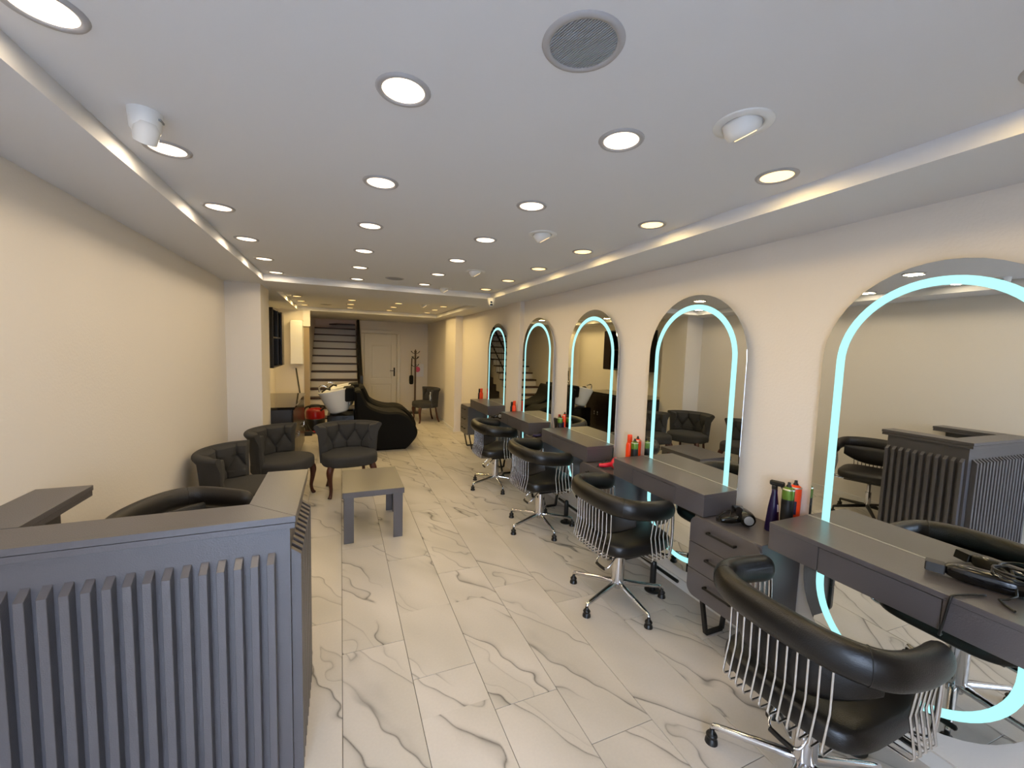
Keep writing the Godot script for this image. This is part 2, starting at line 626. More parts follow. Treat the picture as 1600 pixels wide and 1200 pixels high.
func floor_tiles() -> void:
	var g := geo()
	bx(g, Vector3(WL - 0.15, -0.1, 1.35), Vector3(WR + 0.15, -0.004, -12.9))
	var slab := struct("floor", g, M["grout"], "floor of long white marble tiles with grey veins", "floor")
	var m := marble()
	var w := 0.334
	var l := 1.25
	var gap := 0.0025
	for c in range(-4, 8):
		var x0 := 0.002 + c * w
		var z := -2.294 + 0.3125 * c
		while z > -2.0 - 0.0:
			z -= l
		while z < 1.35:
			z += l
		while z > -12.9:
			var xa := maxf(x0 + gap / 2, WL)
			var xb := minf(x0 + w - gap / 2, WR)
			var za := minf(z - gap / 2, 1.2)
			var zb := maxf(z - l + gap / 2, -12.8)
			z -= l
			if xb - xa < 0.02 or za - zb < 0.02:
				continue
			var t := geo()
			bx(t, Vector3(xa, -0.012, zb), Vector3(xb, 0.0, za), 0.0012)
			var off := Vector2(rng.randf() * 3.0, rng.randf() * 3.0)
			var flip := 1.0 if rng.randf() < 0.72 else -1.0
			for k in t.uv.size():
				var p := t.v[k]
				t.uv[k] = Vector2((p.x - x0) * flip / 3.0, (p.z * flip) / 3.0) + off
			part("tile", t, m, slab)

func shop_front() -> void:
	# glazed front behind the camera: the daylight of the picture comes from here
	var o := thing("window_1", "wide glazed shop front with dark frame facing the street", "window")
	o.set_meta("kind", "structure")
	var f := geo()
	for x in [WL, -0.42, 0.34]:
		bx(f, Vector3(x, 0, 1.2), Vector3(x + 0.06, HS, 1.28), 0.004)
	for y in [0.0, HS - 0.08]:
		bx(f, Vector3(WL + 0.06, y, 1.205), Vector3(0.34, y + 0.08, 1.275), 0.004)
	part("frame", f, M["frame dark"], o)
	for s in [[WL + 0.06, -0.42], [-0.36, 0.34]]:
		var p := geo()
		bx(p, Vector3(s[0], 0.08, 1.237), Vector3(s[1], HS - 0.08, 1.243))
		part("pane", p, M["clear glass"], o)
	var h := geo()
	bx(h, Vector3(WL - 0.15, HS, 1.2), Vector3(WR + 0.15, 3.0, 1.35))
	struct("wall_front", h, M["wall paint"], "wall strip above the glazed shop front", "wall")
	var h2 := geo()
	bx(h2, Vector3(0.40, -0.1, 1.2), Vector3(WR + 0.15, HS, 1.35))
	struct("wall_front", h2, M["wall paint"], "wall beside the glazed shop front", "wall")
	var st := geo()
	bx(st, Vector3(-30, -0.3, 1.35), Vector3(30, -0.12, 40))
	struct("pavement", st, M["street"], "grey pavement outside the shop front", "pavement")

func stairs() -> void:
	var o := thing("staircase", "straight staircase with white risers and dark brown wooden treads", "staircase", Vector3(0, 0, 0))
	var r := 0.182
	var gz := 0.26
	var z0 := -9.35
	for k in range(1, 13):
		var zf := z0 - gz * (k - 1)
		var b := geo()
		bx(b, Vector3(-0.64, 0.0 if k < 4 else r * (k - 3), zf), Vector3(0.372, r * k - 0.035, zf - gz), 0.0)
		part("riser", b, M["door paint"], o)
		var t := geo()
		bx(t, Vector3(-0.642, r * k - 0.035, zf + 0.03), Vector3(0.380, r * k, zf - gz), 0.006)
		part("tread", t, M["stair wood"], o)
	var t13 := geo()
	prism(t13, PackedVector2Array([Vector2(-0.12, -12.44), Vector2(0.38, -12.40), Vector2(0.38, -12.76), Vector2(-0.3, -12.76)]), 12.55 * r, 12.75 * r, 1)
	part("tread", t13, M["stair wood"], o)
	var rs := geo()
	bx(rs, Vector3(-0.1, 12 * r, -12.47), Vector3(0.372, 12.55 * r, -12.76))
	part("riser", rs, M["door paint"], o)
	var rail := thing("stair_railing", "black metal stair railing with slim upright bars", "railing", Vector3(0.415, 0, 0))
	var p := geo()
	bx(p, Vector3(-0.03, 0, -9.27), Vector3(0.03, 1.08, -9.33), 0.004)
	part("newel_post", p, M["black metal"], rail)
	var hr := geo()
	var a := Vector3(0, 1.05, -9.28)
	var e := Vector3(0, 1.05 + 0.7 * 3.05, -9.28 - 3.05)
	tube(hr, [a, e], 0.028, 10)
	part("handrail", hr, M["black metal"], rail)
	var lo := geo()
	tube(lo, [a + Vector3(0, -0.55, 0), e + Vector3(0, -0.55, 0)], 0.018, 8)
	part("lower_rail", lo, M["black metal"], rail)
	for k in range(1, 12):
		for j in 2:
			var zz := -9.35 - gz * (k - 1) - 0.06 - 0.13 * j
			var yy := 1.05 + 0.7 * (-9.28 - zz)
			var ba := geo()
			tube(ba, [Vector3(0, r * k, zz), Vector3(0, yy, zz)], 0.008, 6)
			part("baluster", ba, M["black metal"], rail)

func back_door() -> void:
	var o := thing("door_1", "white panelled door with arched upper panel and black handle", "door", Vector3(0.98, 0, -11.3))
	o.set_meta("kind", "structure")
	var f := geo()
	bx(f, Vector3(-0.50, 0, 0), Vector3(-0.41, 2.05, 0.05), 0.008)
	bx(f, Vector3(0.41, 0, 0), Vector3(0.50, 2.05, 0.05), 0.008)
	bx(f, Vector3(-0.50, 2.05, 0), Vector3(0.50, 2.14, 0.05), 0.008)
	part("frame", f, M["door paint"], o)
	# leaf: stiles and rails stand proud of the two sunk panels
	var lf := geo()
	bx(lf, Vector3(-0.405, 0.01, 0.0), Vector3(0.405, 2.045, 0.006))
	bx(lf, Vector3(-0.405, 0.01, 0.006), Vector3(-0.27, 2.045, 0.030), 0.004)
	bx(lf, Vector3(0.27, 0.01, 0.006), Vector3(0.405, 2.045, 0.030), 0.004)
	bx(lf, Vector3(-0.27, 0.01, 0.006), Vector3(0.27, 0.22, 0.030), 0.004)
	bx(lf, Vector3(-0.27, 0.72, 0.006), Vector3(0.27, 0.86, 0.030), 0.004)
	var arch := PackedVector2Array([Vector2(-0.27, 2.045), Vector2(-0.27, 1.76)])
	for k in 13:
		var u := -1.0 + 2.0 * k / 12.0
		arch.append(Vector2(u * 0.27, 1.76 + 0.075 * (0.5 + 0.5 * cos(u * PI))))
	arch.append(Vector2(0.27, 2.045))
	prism(lf, arch, 0.006, 0.030, 2)
	part("leaf", lf, M["door paint"], o)
	for pn in [[0.26, 0.68], [0.90, 1.74]]:
		var p := geo()
		bx(p, Vector3(-0.225, pn[0], 0.006), Vector3(0.225, pn[1], 0.016), 0.006)
		part("panel", p, M["door paint"], o)
	var h := geo()
	bx(h, Vector3(0.325, 0.93, 0.030), Vector3(0.365, 1.16, 0.040), 0.003)
	tube(h, [Vector3(0.345, 1.08, 0.038), Vector3(0.345, 1.08, 0.08), Vector3(0.23, 1.08, 0.085)], 0.010, 8)
	part("handle", h, M["black metal"], o, "black lever handle on a long plate")

# ---------------------------------------------------------------- ceiling fittings
func downlight_geo() -> Array:
	var ring := geo()
	lathe(ring, [Vector2(0.060, 0.0), Vector2(0.060, -0.004), Vector2(0.066, -0.007), Vector2(0.074, -0.006), Vector2(0.078, 0.0)], 32)
	var lens := geo()
	lathe(lens, [Vector2(0.0, -0.002), Vector2(0.060, -0.002), Vector2(0.060, -0.002), Vector2(0.060, 0.004), Vector2(0.060, 0.004), Vector2(0.0, 0.004)], 28)
	return [ring.mesh(), lens.mesh()]

func ceiling_fittings() -> void:
	var parts := downlight_geo()
	var rows := [[-0.615, -1.32, "left"], [0.17, -1.27, "middle"], [0.90, -1.22, "centre right"], [1.635, -1.17, "mirror"]]
	var labels := {"left": "round white downlight in the row beside the plain wall's ceiling border", "middle": "round white downlight in the row above the reception and coffee table",
		"centre right": "round white downlight in the row next to the tilted spots", "mirror": "round warm yellow downlight in the row beside the mirror wall's border"}
	var places := []
	for r in rows:
		for k in range(-1, 6):
			places.append([r[0], r[1] - 0.72 * k, r[2], ""])
		for k in 3:
			places.append([r[0] + (0.03 if r[2] == "mirror" else 0.0), -7.12 - 0.72 * k, r[2], "back"])
	for p in places:
		var warm: bool = p[2] == "mirror" or p[3] == "back"
		var lab: String = labels[p[2]]
		var grp: String = "downlights of the " + p[2] + " row"
		if p[3] == "back":
			lab = "small warm downlight in the back ceiling tray over the wash chairs"
			grp = "downlights of the back tray"
		var o := thing("ceiling_downlight", lab, "downlight", Vector3(p[0], HT, p[1]), 0.0, grp)
		part("ring", parts[0], M["ring grey"], o)
		part("lens", parts[1], M["warm lamp lens" if warm else "lamp lens"], o)
		var l := AreaLight3D.new()
		l.name = "lamp_light"
		l.area_size = Vector2(0.10, 0.10)
		l.rotation.x = -PI / 2
		l.position.y = -0.012
		l.light_color = Color(1.0, 0.86, 0.58) if warm else Color(1.0, 0.91, 0.77)
		l.light_energy = LAMP * (2.2 if p[3] == "back" else 1.0)
		l.area_range = 30.0
		l.shadow_enabled = true
		o.add_child(l, true)
	# lamp upstairs, over the head of the stairs
	var us := thing("stairwell_light", "round lamp in the high ceiling above the head of the stairs", "lamp", Vector3(-0.1, 4.1, -12.1))
	part("ring", parts[0], M["ring grey"], us)
	part("lens", parts[1], M["warm lamp lens"], us)
	var ul := AreaLight3D.new()
	ul.name = "lamp_light"
	ul.area_size = Vector2(0.10, 0.10)
	ul.rotation.x = -PI / 2
	ul.position.y = -0.012
	ul.light_color = Color(1.0, 0.80, 0.66)
	ul.light_energy = 0.22
	ul.area_range = 30.0
	ul.shadow_enabled = true
	us.add_child(ul, true)
	# tilted spots in white rings
	for z in [-0.97, -2.36, -3.75, -5.0, -7.04]:
		var o := thing("ceiling_spotlight", "white tilting spotlight half turned out of its ceiling ring", "spotlight", Vector3(1.18 if z > -6 else 1.31, HT, z), 0.0, "tilted ceiling spots facing the mirrors")
		var ring := geo()
		lathe(ring, [Vector2(0.058, 0.0), Vector2(0.058, -0.005), Vector2(0.068, -0.008), Vector2(0.086, -0.005), Vector2(0.088, 0.0)], 36)
		part("ring", ring, M["white plastic"], o)
		var ball := geo()
		var xf := Transform3D(Basis(Vector3(0, 0, 1), 0.55), Vector3(-0.005, -0.004, 0))
		lathe(ball, [Vector2(0.0, -0.034), Vector2(0.034, -0.034), Vector2(0.034, -0.034), Vector2(0.048, -0.030), Vector2(0.055, -0.012), Vector2(0.055, 0.02), Vector2(0.04, 0.03), Vector2(0.0, 0.03)], 28, xf)
		part("head", ball, M["white plastic"], o)
		var lens := geo()
		lathe(lens, [Vector2(0.0, -0.036), Vector2(0.032, -0.036), Vector2(0.032, -0.036), Vector2(0.032, -0.033), Vector2(0.0, -0.033)], 20, xf)
		part("lens", lens, M["warm lamp lens"], o)
		var l := SpotLight3D.new()
		l.name = "lamp_light"
		l.light_color = Color(1.0, 0.86, 0.6)
		l.light_energy = 0.10
		l.light_size = 0.03
		l.spot_angle = 50.0
		l.spot_range = 30.0
		l.shadow_enabled = true
		l.transform = Transform3D(Basis.looking_at(Vector3(0.55, -0.84, 0)), xf * Vector3(0, -0.06, 0))
		o.add_child(l, true)
	# round loudspeakers
	for s in [[0.54, -0.90, "large round ceiling loudspeaker with ribbed grey grille"], [0.54, -4.60, "round ceiling loudspeaker near the beam"], [-0.24, -8.2, "round ceiling loudspeaker in the back tray"]]:
		var o := thing("ceiling_speaker", s[2], "speaker", Vector3(s[0], HT, s[1]))
		var ring := geo()
		lathe(ring, [Vector2(0.080, 0.0), Vector2(0.080, -0.004), Vector2(0.088, -0.006), Vector2(0.096, -0.004), Vector2(0.099, 0.0)], 44)
		part("rim", ring, M["ring grey"], o)
		var back := geo()
		lathe(back, [Vector2(0.0, -0.0005), Vector2(0.080, -0.0005), Vector2(0.080, -0.0005), Vector2(0.080, 0.001), Vector2(0.0, 0.001)], 40)
		part("mesh_back", back, M["grille"], o)
		var ribs := geo()
		for k in range(-13, 14):
			var x := k * 0.0058
			var hz := sqrt(maxf(0.0, 0.079 * 0.079 - x * x))
			bx(ribs, Vector3(x - 0.0015, -0.0035, -hz), Vector3(x + 0.0015, -0.0005, hz), 0.0, Transform3D(Basis(Vector3.UP, 0.25), Vector3.ZERO))
		part("grille", ribs, M["grille"], o)
	# cameras
	var c1 := thing("security_camera", "white turret camera hanging from the ceiling beside a downlight", "camera", Vector3(-0.585, HT, -1.755))
	var cb := geo()
	lathe(cb, [Vector2(0.0, 0.0), Vector2(0.046, 0.0), Vector2(0.046, 0.0), Vector2(0.045, -0.012), Vector2(0.041, -0.055), Vector2(0.034, -0.066), Vector2(0.0, -0.070)], 32)
	part("base", cb, M["white plastic"], c1)
	var eye := geo()
	var ex := Transform3D(Basis(Vector3(0, 0, 1), -0.35) * Basis(Vector3(1, 0, 0), 0.5), Vector3(0.006, -0.062, 0.012))
	lathe(eye, [Vector2(0.0, 0.034), Vector2(0.022, 0.028), Vector2(0.033, 0.010), Vector2(0.034, -0.012), Vector2(0.031, -0.036), Vector2(0.031, -0.036), Vector2(0.025, -0.034), Vector2(0.0, -0.032)], 28, ex)
	part("eye_ball", eye, M["white plastic"], c1)
	var le := geo()
	lathe(le, [Vector2(0.0, -0.0335), Vector2(0.024, -0.0345), Vector2(0.024, -0.0345), Vector2(0.024, -0.030), Vector2(0.0, -0.030)], 20, ex)
	part("lens", le, M["gloss black"], c1, "dark glass front")
	var mk := geo()
	bx(mk, Vector3(0.036, -0.026, -0.012), Vector3(0.047, -0.020, 0.018), 0.0)
	part("name_strip", mk, M["grey plastic"], c1, "small dark lettering strip")
	var c2 := thing("security_camera", "white dome camera with two dark lenses under the ceiling border corner", "camera", Vector3(1.80, HS, -5.02))
	var db := geo()
	lathe(db, [Vector2(0.0, 0.0), Vector2(0.052, 0.0), Vector2(0.052, 0.0), Vector2(0.052, -0.02), Vector2(0.046, -0.055), Vector2(0.032, -0.090), Vector2(0.014, -0.104), Vector2(0.0, -0.106)], 30)
	part("shell", db, M["white plastic"], c2)
	var d := Vector3(-1.8, 0, 5.02).normalized()
	for q in [[-0.050, 0.040, 0.014], [-0.082, 0.028, 0.017]]:
		var e2 := geo()
		var b2 := Basis.looking_at(d + Vector3(0, -0.25, 0))
		bx(e2, Vector3(-q[2], -0.011, -0.018), Vector3(q[2], 0.011, 0.0), 0.004, Transform3D(b2, d * (q[1] - 0.002) + Vector3(0, q[0], 0)))
		part("lens", e2, M["gloss black"], c2, "dark lens window")

# ---------------------------------------------------------------- reception
func counter() -> void:
	var o := thing("reception_counter", "anthracite reception counter with vertical ribbed front and grey top", "counter")
	var xr := -0.178       # outer face of the wing
	var zf := -1.672       # front face
	var body := geo()
	bx(body, Vector3(WL + 0.005, 0, zf), Vector3(xr, 1.022, zf - 0.15), 0.0)
	part("front_panel", body, M["anthracite laminate"], o)
	var wing := geo()
	bx(wing, Vector3(xr - 0.15, 0, zf - 0.15), Vector3(xr, 1.022, -2.225), 0.002)
	part("side_panel", wing, M["anthracite laminate"], o)
	# worktop of two boards, mitred at the corner
	var x1 := -0.155
	var z1 := -1.643
	for lay in [[1.022, 1.044, 0.003], [1.0465, 1.070, 0.0]]:
		var e: float = lay[2]
		var t1 := geo()
		prism(t1, PackedVector2Array([Vector2(WL + 0.005, z1 - e), Vector2(x1 - 0.001 - e, z1 - e), Vector2(x1 - 0.178, z1 - 0.1775), Vector2(WL + 0.005, z1 - 0.1775)]), lay[0], lay[1], 1, 0.001)
		part("top_board", t1, M["anthracite laminate"], o)
		var t2 := geo()
		prism(t2, PackedVector2Array([Vector2(x1 - e, z1 - 0.001 - e), Vector2(x1 - e, -2.265 + e), Vector2(x1 - 0.1775, -2.265 + e), Vector2(x1 - 0.1775, z1 - 0.1785)]), lay[0], lay[1], 1, 0.001)
		part("top_board", t2, M["anthracite laminate"], o)
	var fill := geo()
	bx(fill, Vector3(WL + 0.01, 1.043, z1 - 0.012), Vector3(x1 - 0.012, 1.0475, z1 - 0.17))
	bx(fill, Vector3(x1 - 0.17, 1.043, z1 - 0.17), Vector3(x1 - 0.012, 1.0475, -2.255))
	part("joint", fill, M["anthracite laminate"], o)
	# ribs: slim posts with a sloping head
	var slat := geo()
	var prof := PackedVector2Array([Vector2(0, 0.0), Vector2(0.036, 0.0), Vector2(0.036, 0.900), Vector2(0.0, 0.928)])
	prism(slat, prof, -0.0124, 0.0124, 2, 0.0015)      # u = outwards, v = y, along the wall = z
	var sm := slat.mesh()
	for k in range(-5, 15):
		var x := -0.897 + 0.0507 * k
		if x < WL + 0.02 or x > xr - 0.03:
			continue
		var s := part("slat", sm, M["anthracite laminate"], o)
		s.transform = Transform3D(Basis(Vector3(0, 0, 1), Vector3.UP, Vector3(-1, 0, 0)), Vector3(x, 0, zf))
	var sm2 := sm
	for k in 11:
		var z := zf - 0.030 - 0.0507 * k
		var s := part("slat", sm2, M["anthracite laminate"], o)
		s.transform = Transform3D(Basis.IDENTITY, Vector3(xr, 0, z))
	# desk behind it along the wall
	var d := thing("wall_desk", "narrow grey worktop on a panel leg against the plain wall", "desk")
	var tb := geo()
	bx(tb, Vector3(WL + 0.003, 1.048, -1.825), Vector3(-0.985, 1.070, -2.27), 0.001)
	part("top_board", tb, M["anthracite laminate"], d)
	var tb2 := geo()
	bx(tb2, Vector3(WL + 0.003, 1.024, -1.827), Vector3(-0.988, 1.046, -2.268), 0.001)
	part("top_board", tb2, M["anthracite laminate"], d)
	var lg := geo()
	bx(lg, Vector3(WL + 0.003, 0, -1.84), Vector3(-1.06, 1.024, -2.20), 0.002)
	part("panel_leg", lg, M["anthracite laminate"], d)

# ---------------------------------------------------------------- styling stations
const STATIONS := [-0.87, -2.125, -3.36, -4.55, -5.955]
const CABINETS := [-1.545, -2.79, -3.985, -5.25, -6.68]

func stations() -> void:
	for k in 5:
		mirror(STATIONS[k], k)
		desk(STATIONS[k], k)
		cabinet(CABINETS[k], k)
		footrest(STATIONS[k] - (0.14 if k == 3 else 0.06), k)

const WHERE := ["the station nearest the shop window", "the second station from the shop window", "the third station from the shop window", "the station just before the flat pilaster", "the last station beyond the flat pilaster"]

func mirror(zc: float, k: int) -> void:
	var o := thing("wall_mirror", "tall round-ended mirror with glowing cyan band, at " + WHERE[k], "mirror", Vector3(WR, 0, zc), [-0.026, -0.017, 0.0, 0.0, 0.0][k])
	var y0 := 0.17
	var y1 := 2.12
	var gl := geo()
	prism(gl, pill(-0.425, 0.425, y0, y1), -0.050, -0.045, 0, 0.001)
	part("glass", gl, M["mirror"], o)
	var bk := geo()
	prism(bk, pill(-0.385, 0.385, y0 + 0.04, y1 - 0.04), -0.0445, -0.001, 0)
	part("backing", bk, M["mirror edge"], o)
	var led := geo()
	var outer := pill(-0.360, 0.360, y0 + 0.065, y1 - 0.065, 32)
	var inner := pill(-0.324, 0.324, y0 + 0.101, y1 - 0.101, 32)
	var pv := PackedVector3Array()
	var n := outer.size()
	for r in [[outer, -0.0502], [outer, -0.0515], [inner, -0.0515], [inner, -0.0502]]:
		for p in r[0]:
			pv.append(Vector3(r[1], p.y, p.x))
	led.flat(pv, grid(pv, 4, n, true, true))
	part("led_strip", led, M["led strip"], o, "glowing cyan light band")
	for s in [-1, 1]:
		var l := AreaLight3D.new()
		l.name = "led_light"
		l.area_size = Vector2(0.03, 1.25)
		l.transform = Transform3D(Basis.looking_at(Vector3(-1, 0, 0)), Vector3(-0.056, 1.15, s * 0.342))
		l.light_color = Color(0.55, 1.0, 0.98)
		l.light_energy = 0.0015
		l.area_range = 20.0
		l.shadow_enabled = true
		o.add_child(l, true)

func desk(zc: float, k: int) -> void:
	var o := thing("styling_desk", "wall-hung anthracite styling shelf with a drawer, at " + WHERE[k], "desk", Vector3(0, 0, zc))
	var hw := 0.43
	var xa := 1.965
	var xb := 2.235
	var t := geo()
	bx(t, Vector3(xa, 0.868, -hw), Vector3(xb, 0.890, hw), 0.001)
	part("top", t, M["anthracite laminate"], o)
	var b := geo()
	bx(b, Vector3(xa + 0.002, 0.755, -hw), Vector3(xb, 0.8675, -0.205), 0.001)
	bx(b, Vector3(xa + 0.002, 0.755, 0.205), Vector3(xb, 0.8675, hw), 0.001)
	bx(b, Vector3(xa + 0.03, 0.765, -0.205), Vector3(xb, 0.8675, 0.205))
	part("box", b, M["anthracite laminate"], o)
	var d := geo()
	bx(d, Vector3(xa + 0.003, 0.752, -0.2025), Vector3(xa + 0.022, 0.864, 0.2025), 0.001)
	part("drawer_front", d, M["anthracite laminate"], o)
	# the gap to the glass is closed by a filler and a thin bright strip
	var tilt: float = [0.026, 0.017, 0.0, 0.0, 0.0][k]
	var face := func(z: float) -> float: return WR - 0.0520 - z * tilt
	var fl := geo()
	prism(fl, PackedVector2Array([Vector2(xb, -hw), Vector2(xb, hw), Vector2(maxf(xb + 0.0005, face.call(hw) - 0.0035), hw), Vector2(face.call(-hw) - 0.0035, -hw)]), 0.868, 0.890, 1)
	part("filler", fl, M["anthracite laminate"], o)
	var e := geo()
	prism(e, PackedVector2Array([Vector2(face.call(-hw) - 0.0033, -hw), Vector2(face.call(hw) - 0.0033, hw), Vector2(face.call(hw) - 0.0005, hw), Vector2(face.call(-hw) - 0.0005, -hw)]), 0.869, 0.8908, 1)
	part("back_edge", e, M["bright edge"], o, "thin bright strip along the mirror")

func cabinet(zc: float, k: int) -> void:
	var o := thing("drawer_cabinet", "rounded three-drawer cabinet just beyond " + WHERE[k], "cabinet", Vector3(0, 0, zc))
	var hw := 0.225
	var top := 0.75
	var bot := 0.262
	var xb := 2.232 if k == 3 else 2.29
	var b := geo()
	bx(b, Vector3(1.972, bot + 0.01, -hw + 0.012), Vector3(xb, top, hw - 0.012), 0.002)
	part("body", b, M["anthracite laminate"], o)
	var h3 := (top - bot) / 3.0
	for j in 3:
		var ya := bot + h3 * j + (0.0 if j == 0 else 0.002)
		var yb := bot + h3 * (j + 1) - (0.0 if j == 2 else 0.002)
		var cs := [0, 0, 0, 0]
		if j == 2:
			cs = [1, 1, 0, 0]
		elif j == 0:
			cs = [0, 0, 1, 1]
		var f := geo()
		prism(f, rrect(-hw, hw, ya, yb, 0.055, cs, 8), 1.952, 1.970, 0, 0.001)
		var fr := part("drawer_front", f, M["anthracite laminate"], o)
		var hd := geo()
		var ym := (ya + yb) / 2.0 + 0.02
		bx(hd, Vector3(1.925, ym - 0.005, -0.09), Vector3(1.935, ym + 0.005, 0.09), 0.001)
		for s in [-1, 1]:
			bx(hd, Vector3(1.925, ym - 0.006, s * 0.085 - 0.006), Vector3(1.952, ym + 0.006, s * 0.085 + 0.006), 0.001)
		part("handle", hd, M["black metal"], fr, "black bar handle")
	for s in [-1, 1]:
		var l := geo()
		var z: float = s * 0.15
		var pts := [Vector3(2.00, bot + 0.01, z), Vector3(2.055, 0.012, z), Vector3(2.19, 0.012, z), Vector3(2.225, bot + 0.01, z)]
		for q in 3:
			var a: Vector3 = pts[q]
			var e: Vector3 = pts[q + 1]
			var dirv := (e - a).normalized()
			var ln := (e - a).length()
			bx(l, Vector3(-0.012, -0.010, 0.0), Vector3(0.012, 0.010, ln), 0.001, Transform3D(Basis(Vector3(0, 0, 1), dirv.cross(Vector3(0, 0, 1)), dirv), a))
		part("leg", l, M["black metal"], o)

func footrest(zc: float, k: int) -> void:
	var o := thing("footrest", "black T-shaped footrest bolted to the floor at " + WHERE[k], "footrest", Vector3(2.08, 0, zc))
	var b := geo()
	lathe(b, [Vector2(0, 0.010), Vector2(0.05, 0.010), Vector2(0.056, 0.006), Vector2(0.056, 0.0), Vector2(0, 0)], 28)
	part("base_plate", b, M["black metal"], o)
	var p := geo()
	lathe(p, [Vector2(0.022, 0.008), Vector2(0.022, 0.19), Vector2(0.020, 0.212), Vector2(0.012, 0.226), Vector2(0, 0.23)], 20)
	part("post", p, M["black metal"], o)
	var r := geo()
	tube(r, [Vector3(0.028, 0.17, -0.205), Vector3(0.028, 0.17, -0.2), Vector3(0.028, 0.17, 0.2), Vector3(0.028, 0.17, 0.205)], [0.006, 0.012, 0.012, 0.006], 12)
	part("bar", r, M["black metal"], o)

# ---------------------------------------------------------------- styling chairs (modelled facing +x)
func roll_path() -> Array:
	var half := [Vector3(0.165, 0.728, 0.292), Vector3(0.06, 0.736, 0.306), Vector3(-0.06, 0.748, 0.306), Vector3(-0.165, 0.760, 0.277), Vector3(-0.233, 0.768, 0.19), Vector3(-0.258, 0.772, 0.07)]
	var pts := []
	for p in half:
		pts.append(p)
	for k in range(half.size() - 1, -1, -1):
		pts.append(half[k] * Vector3(1, 1, -1))
	return curve(pts, 6)

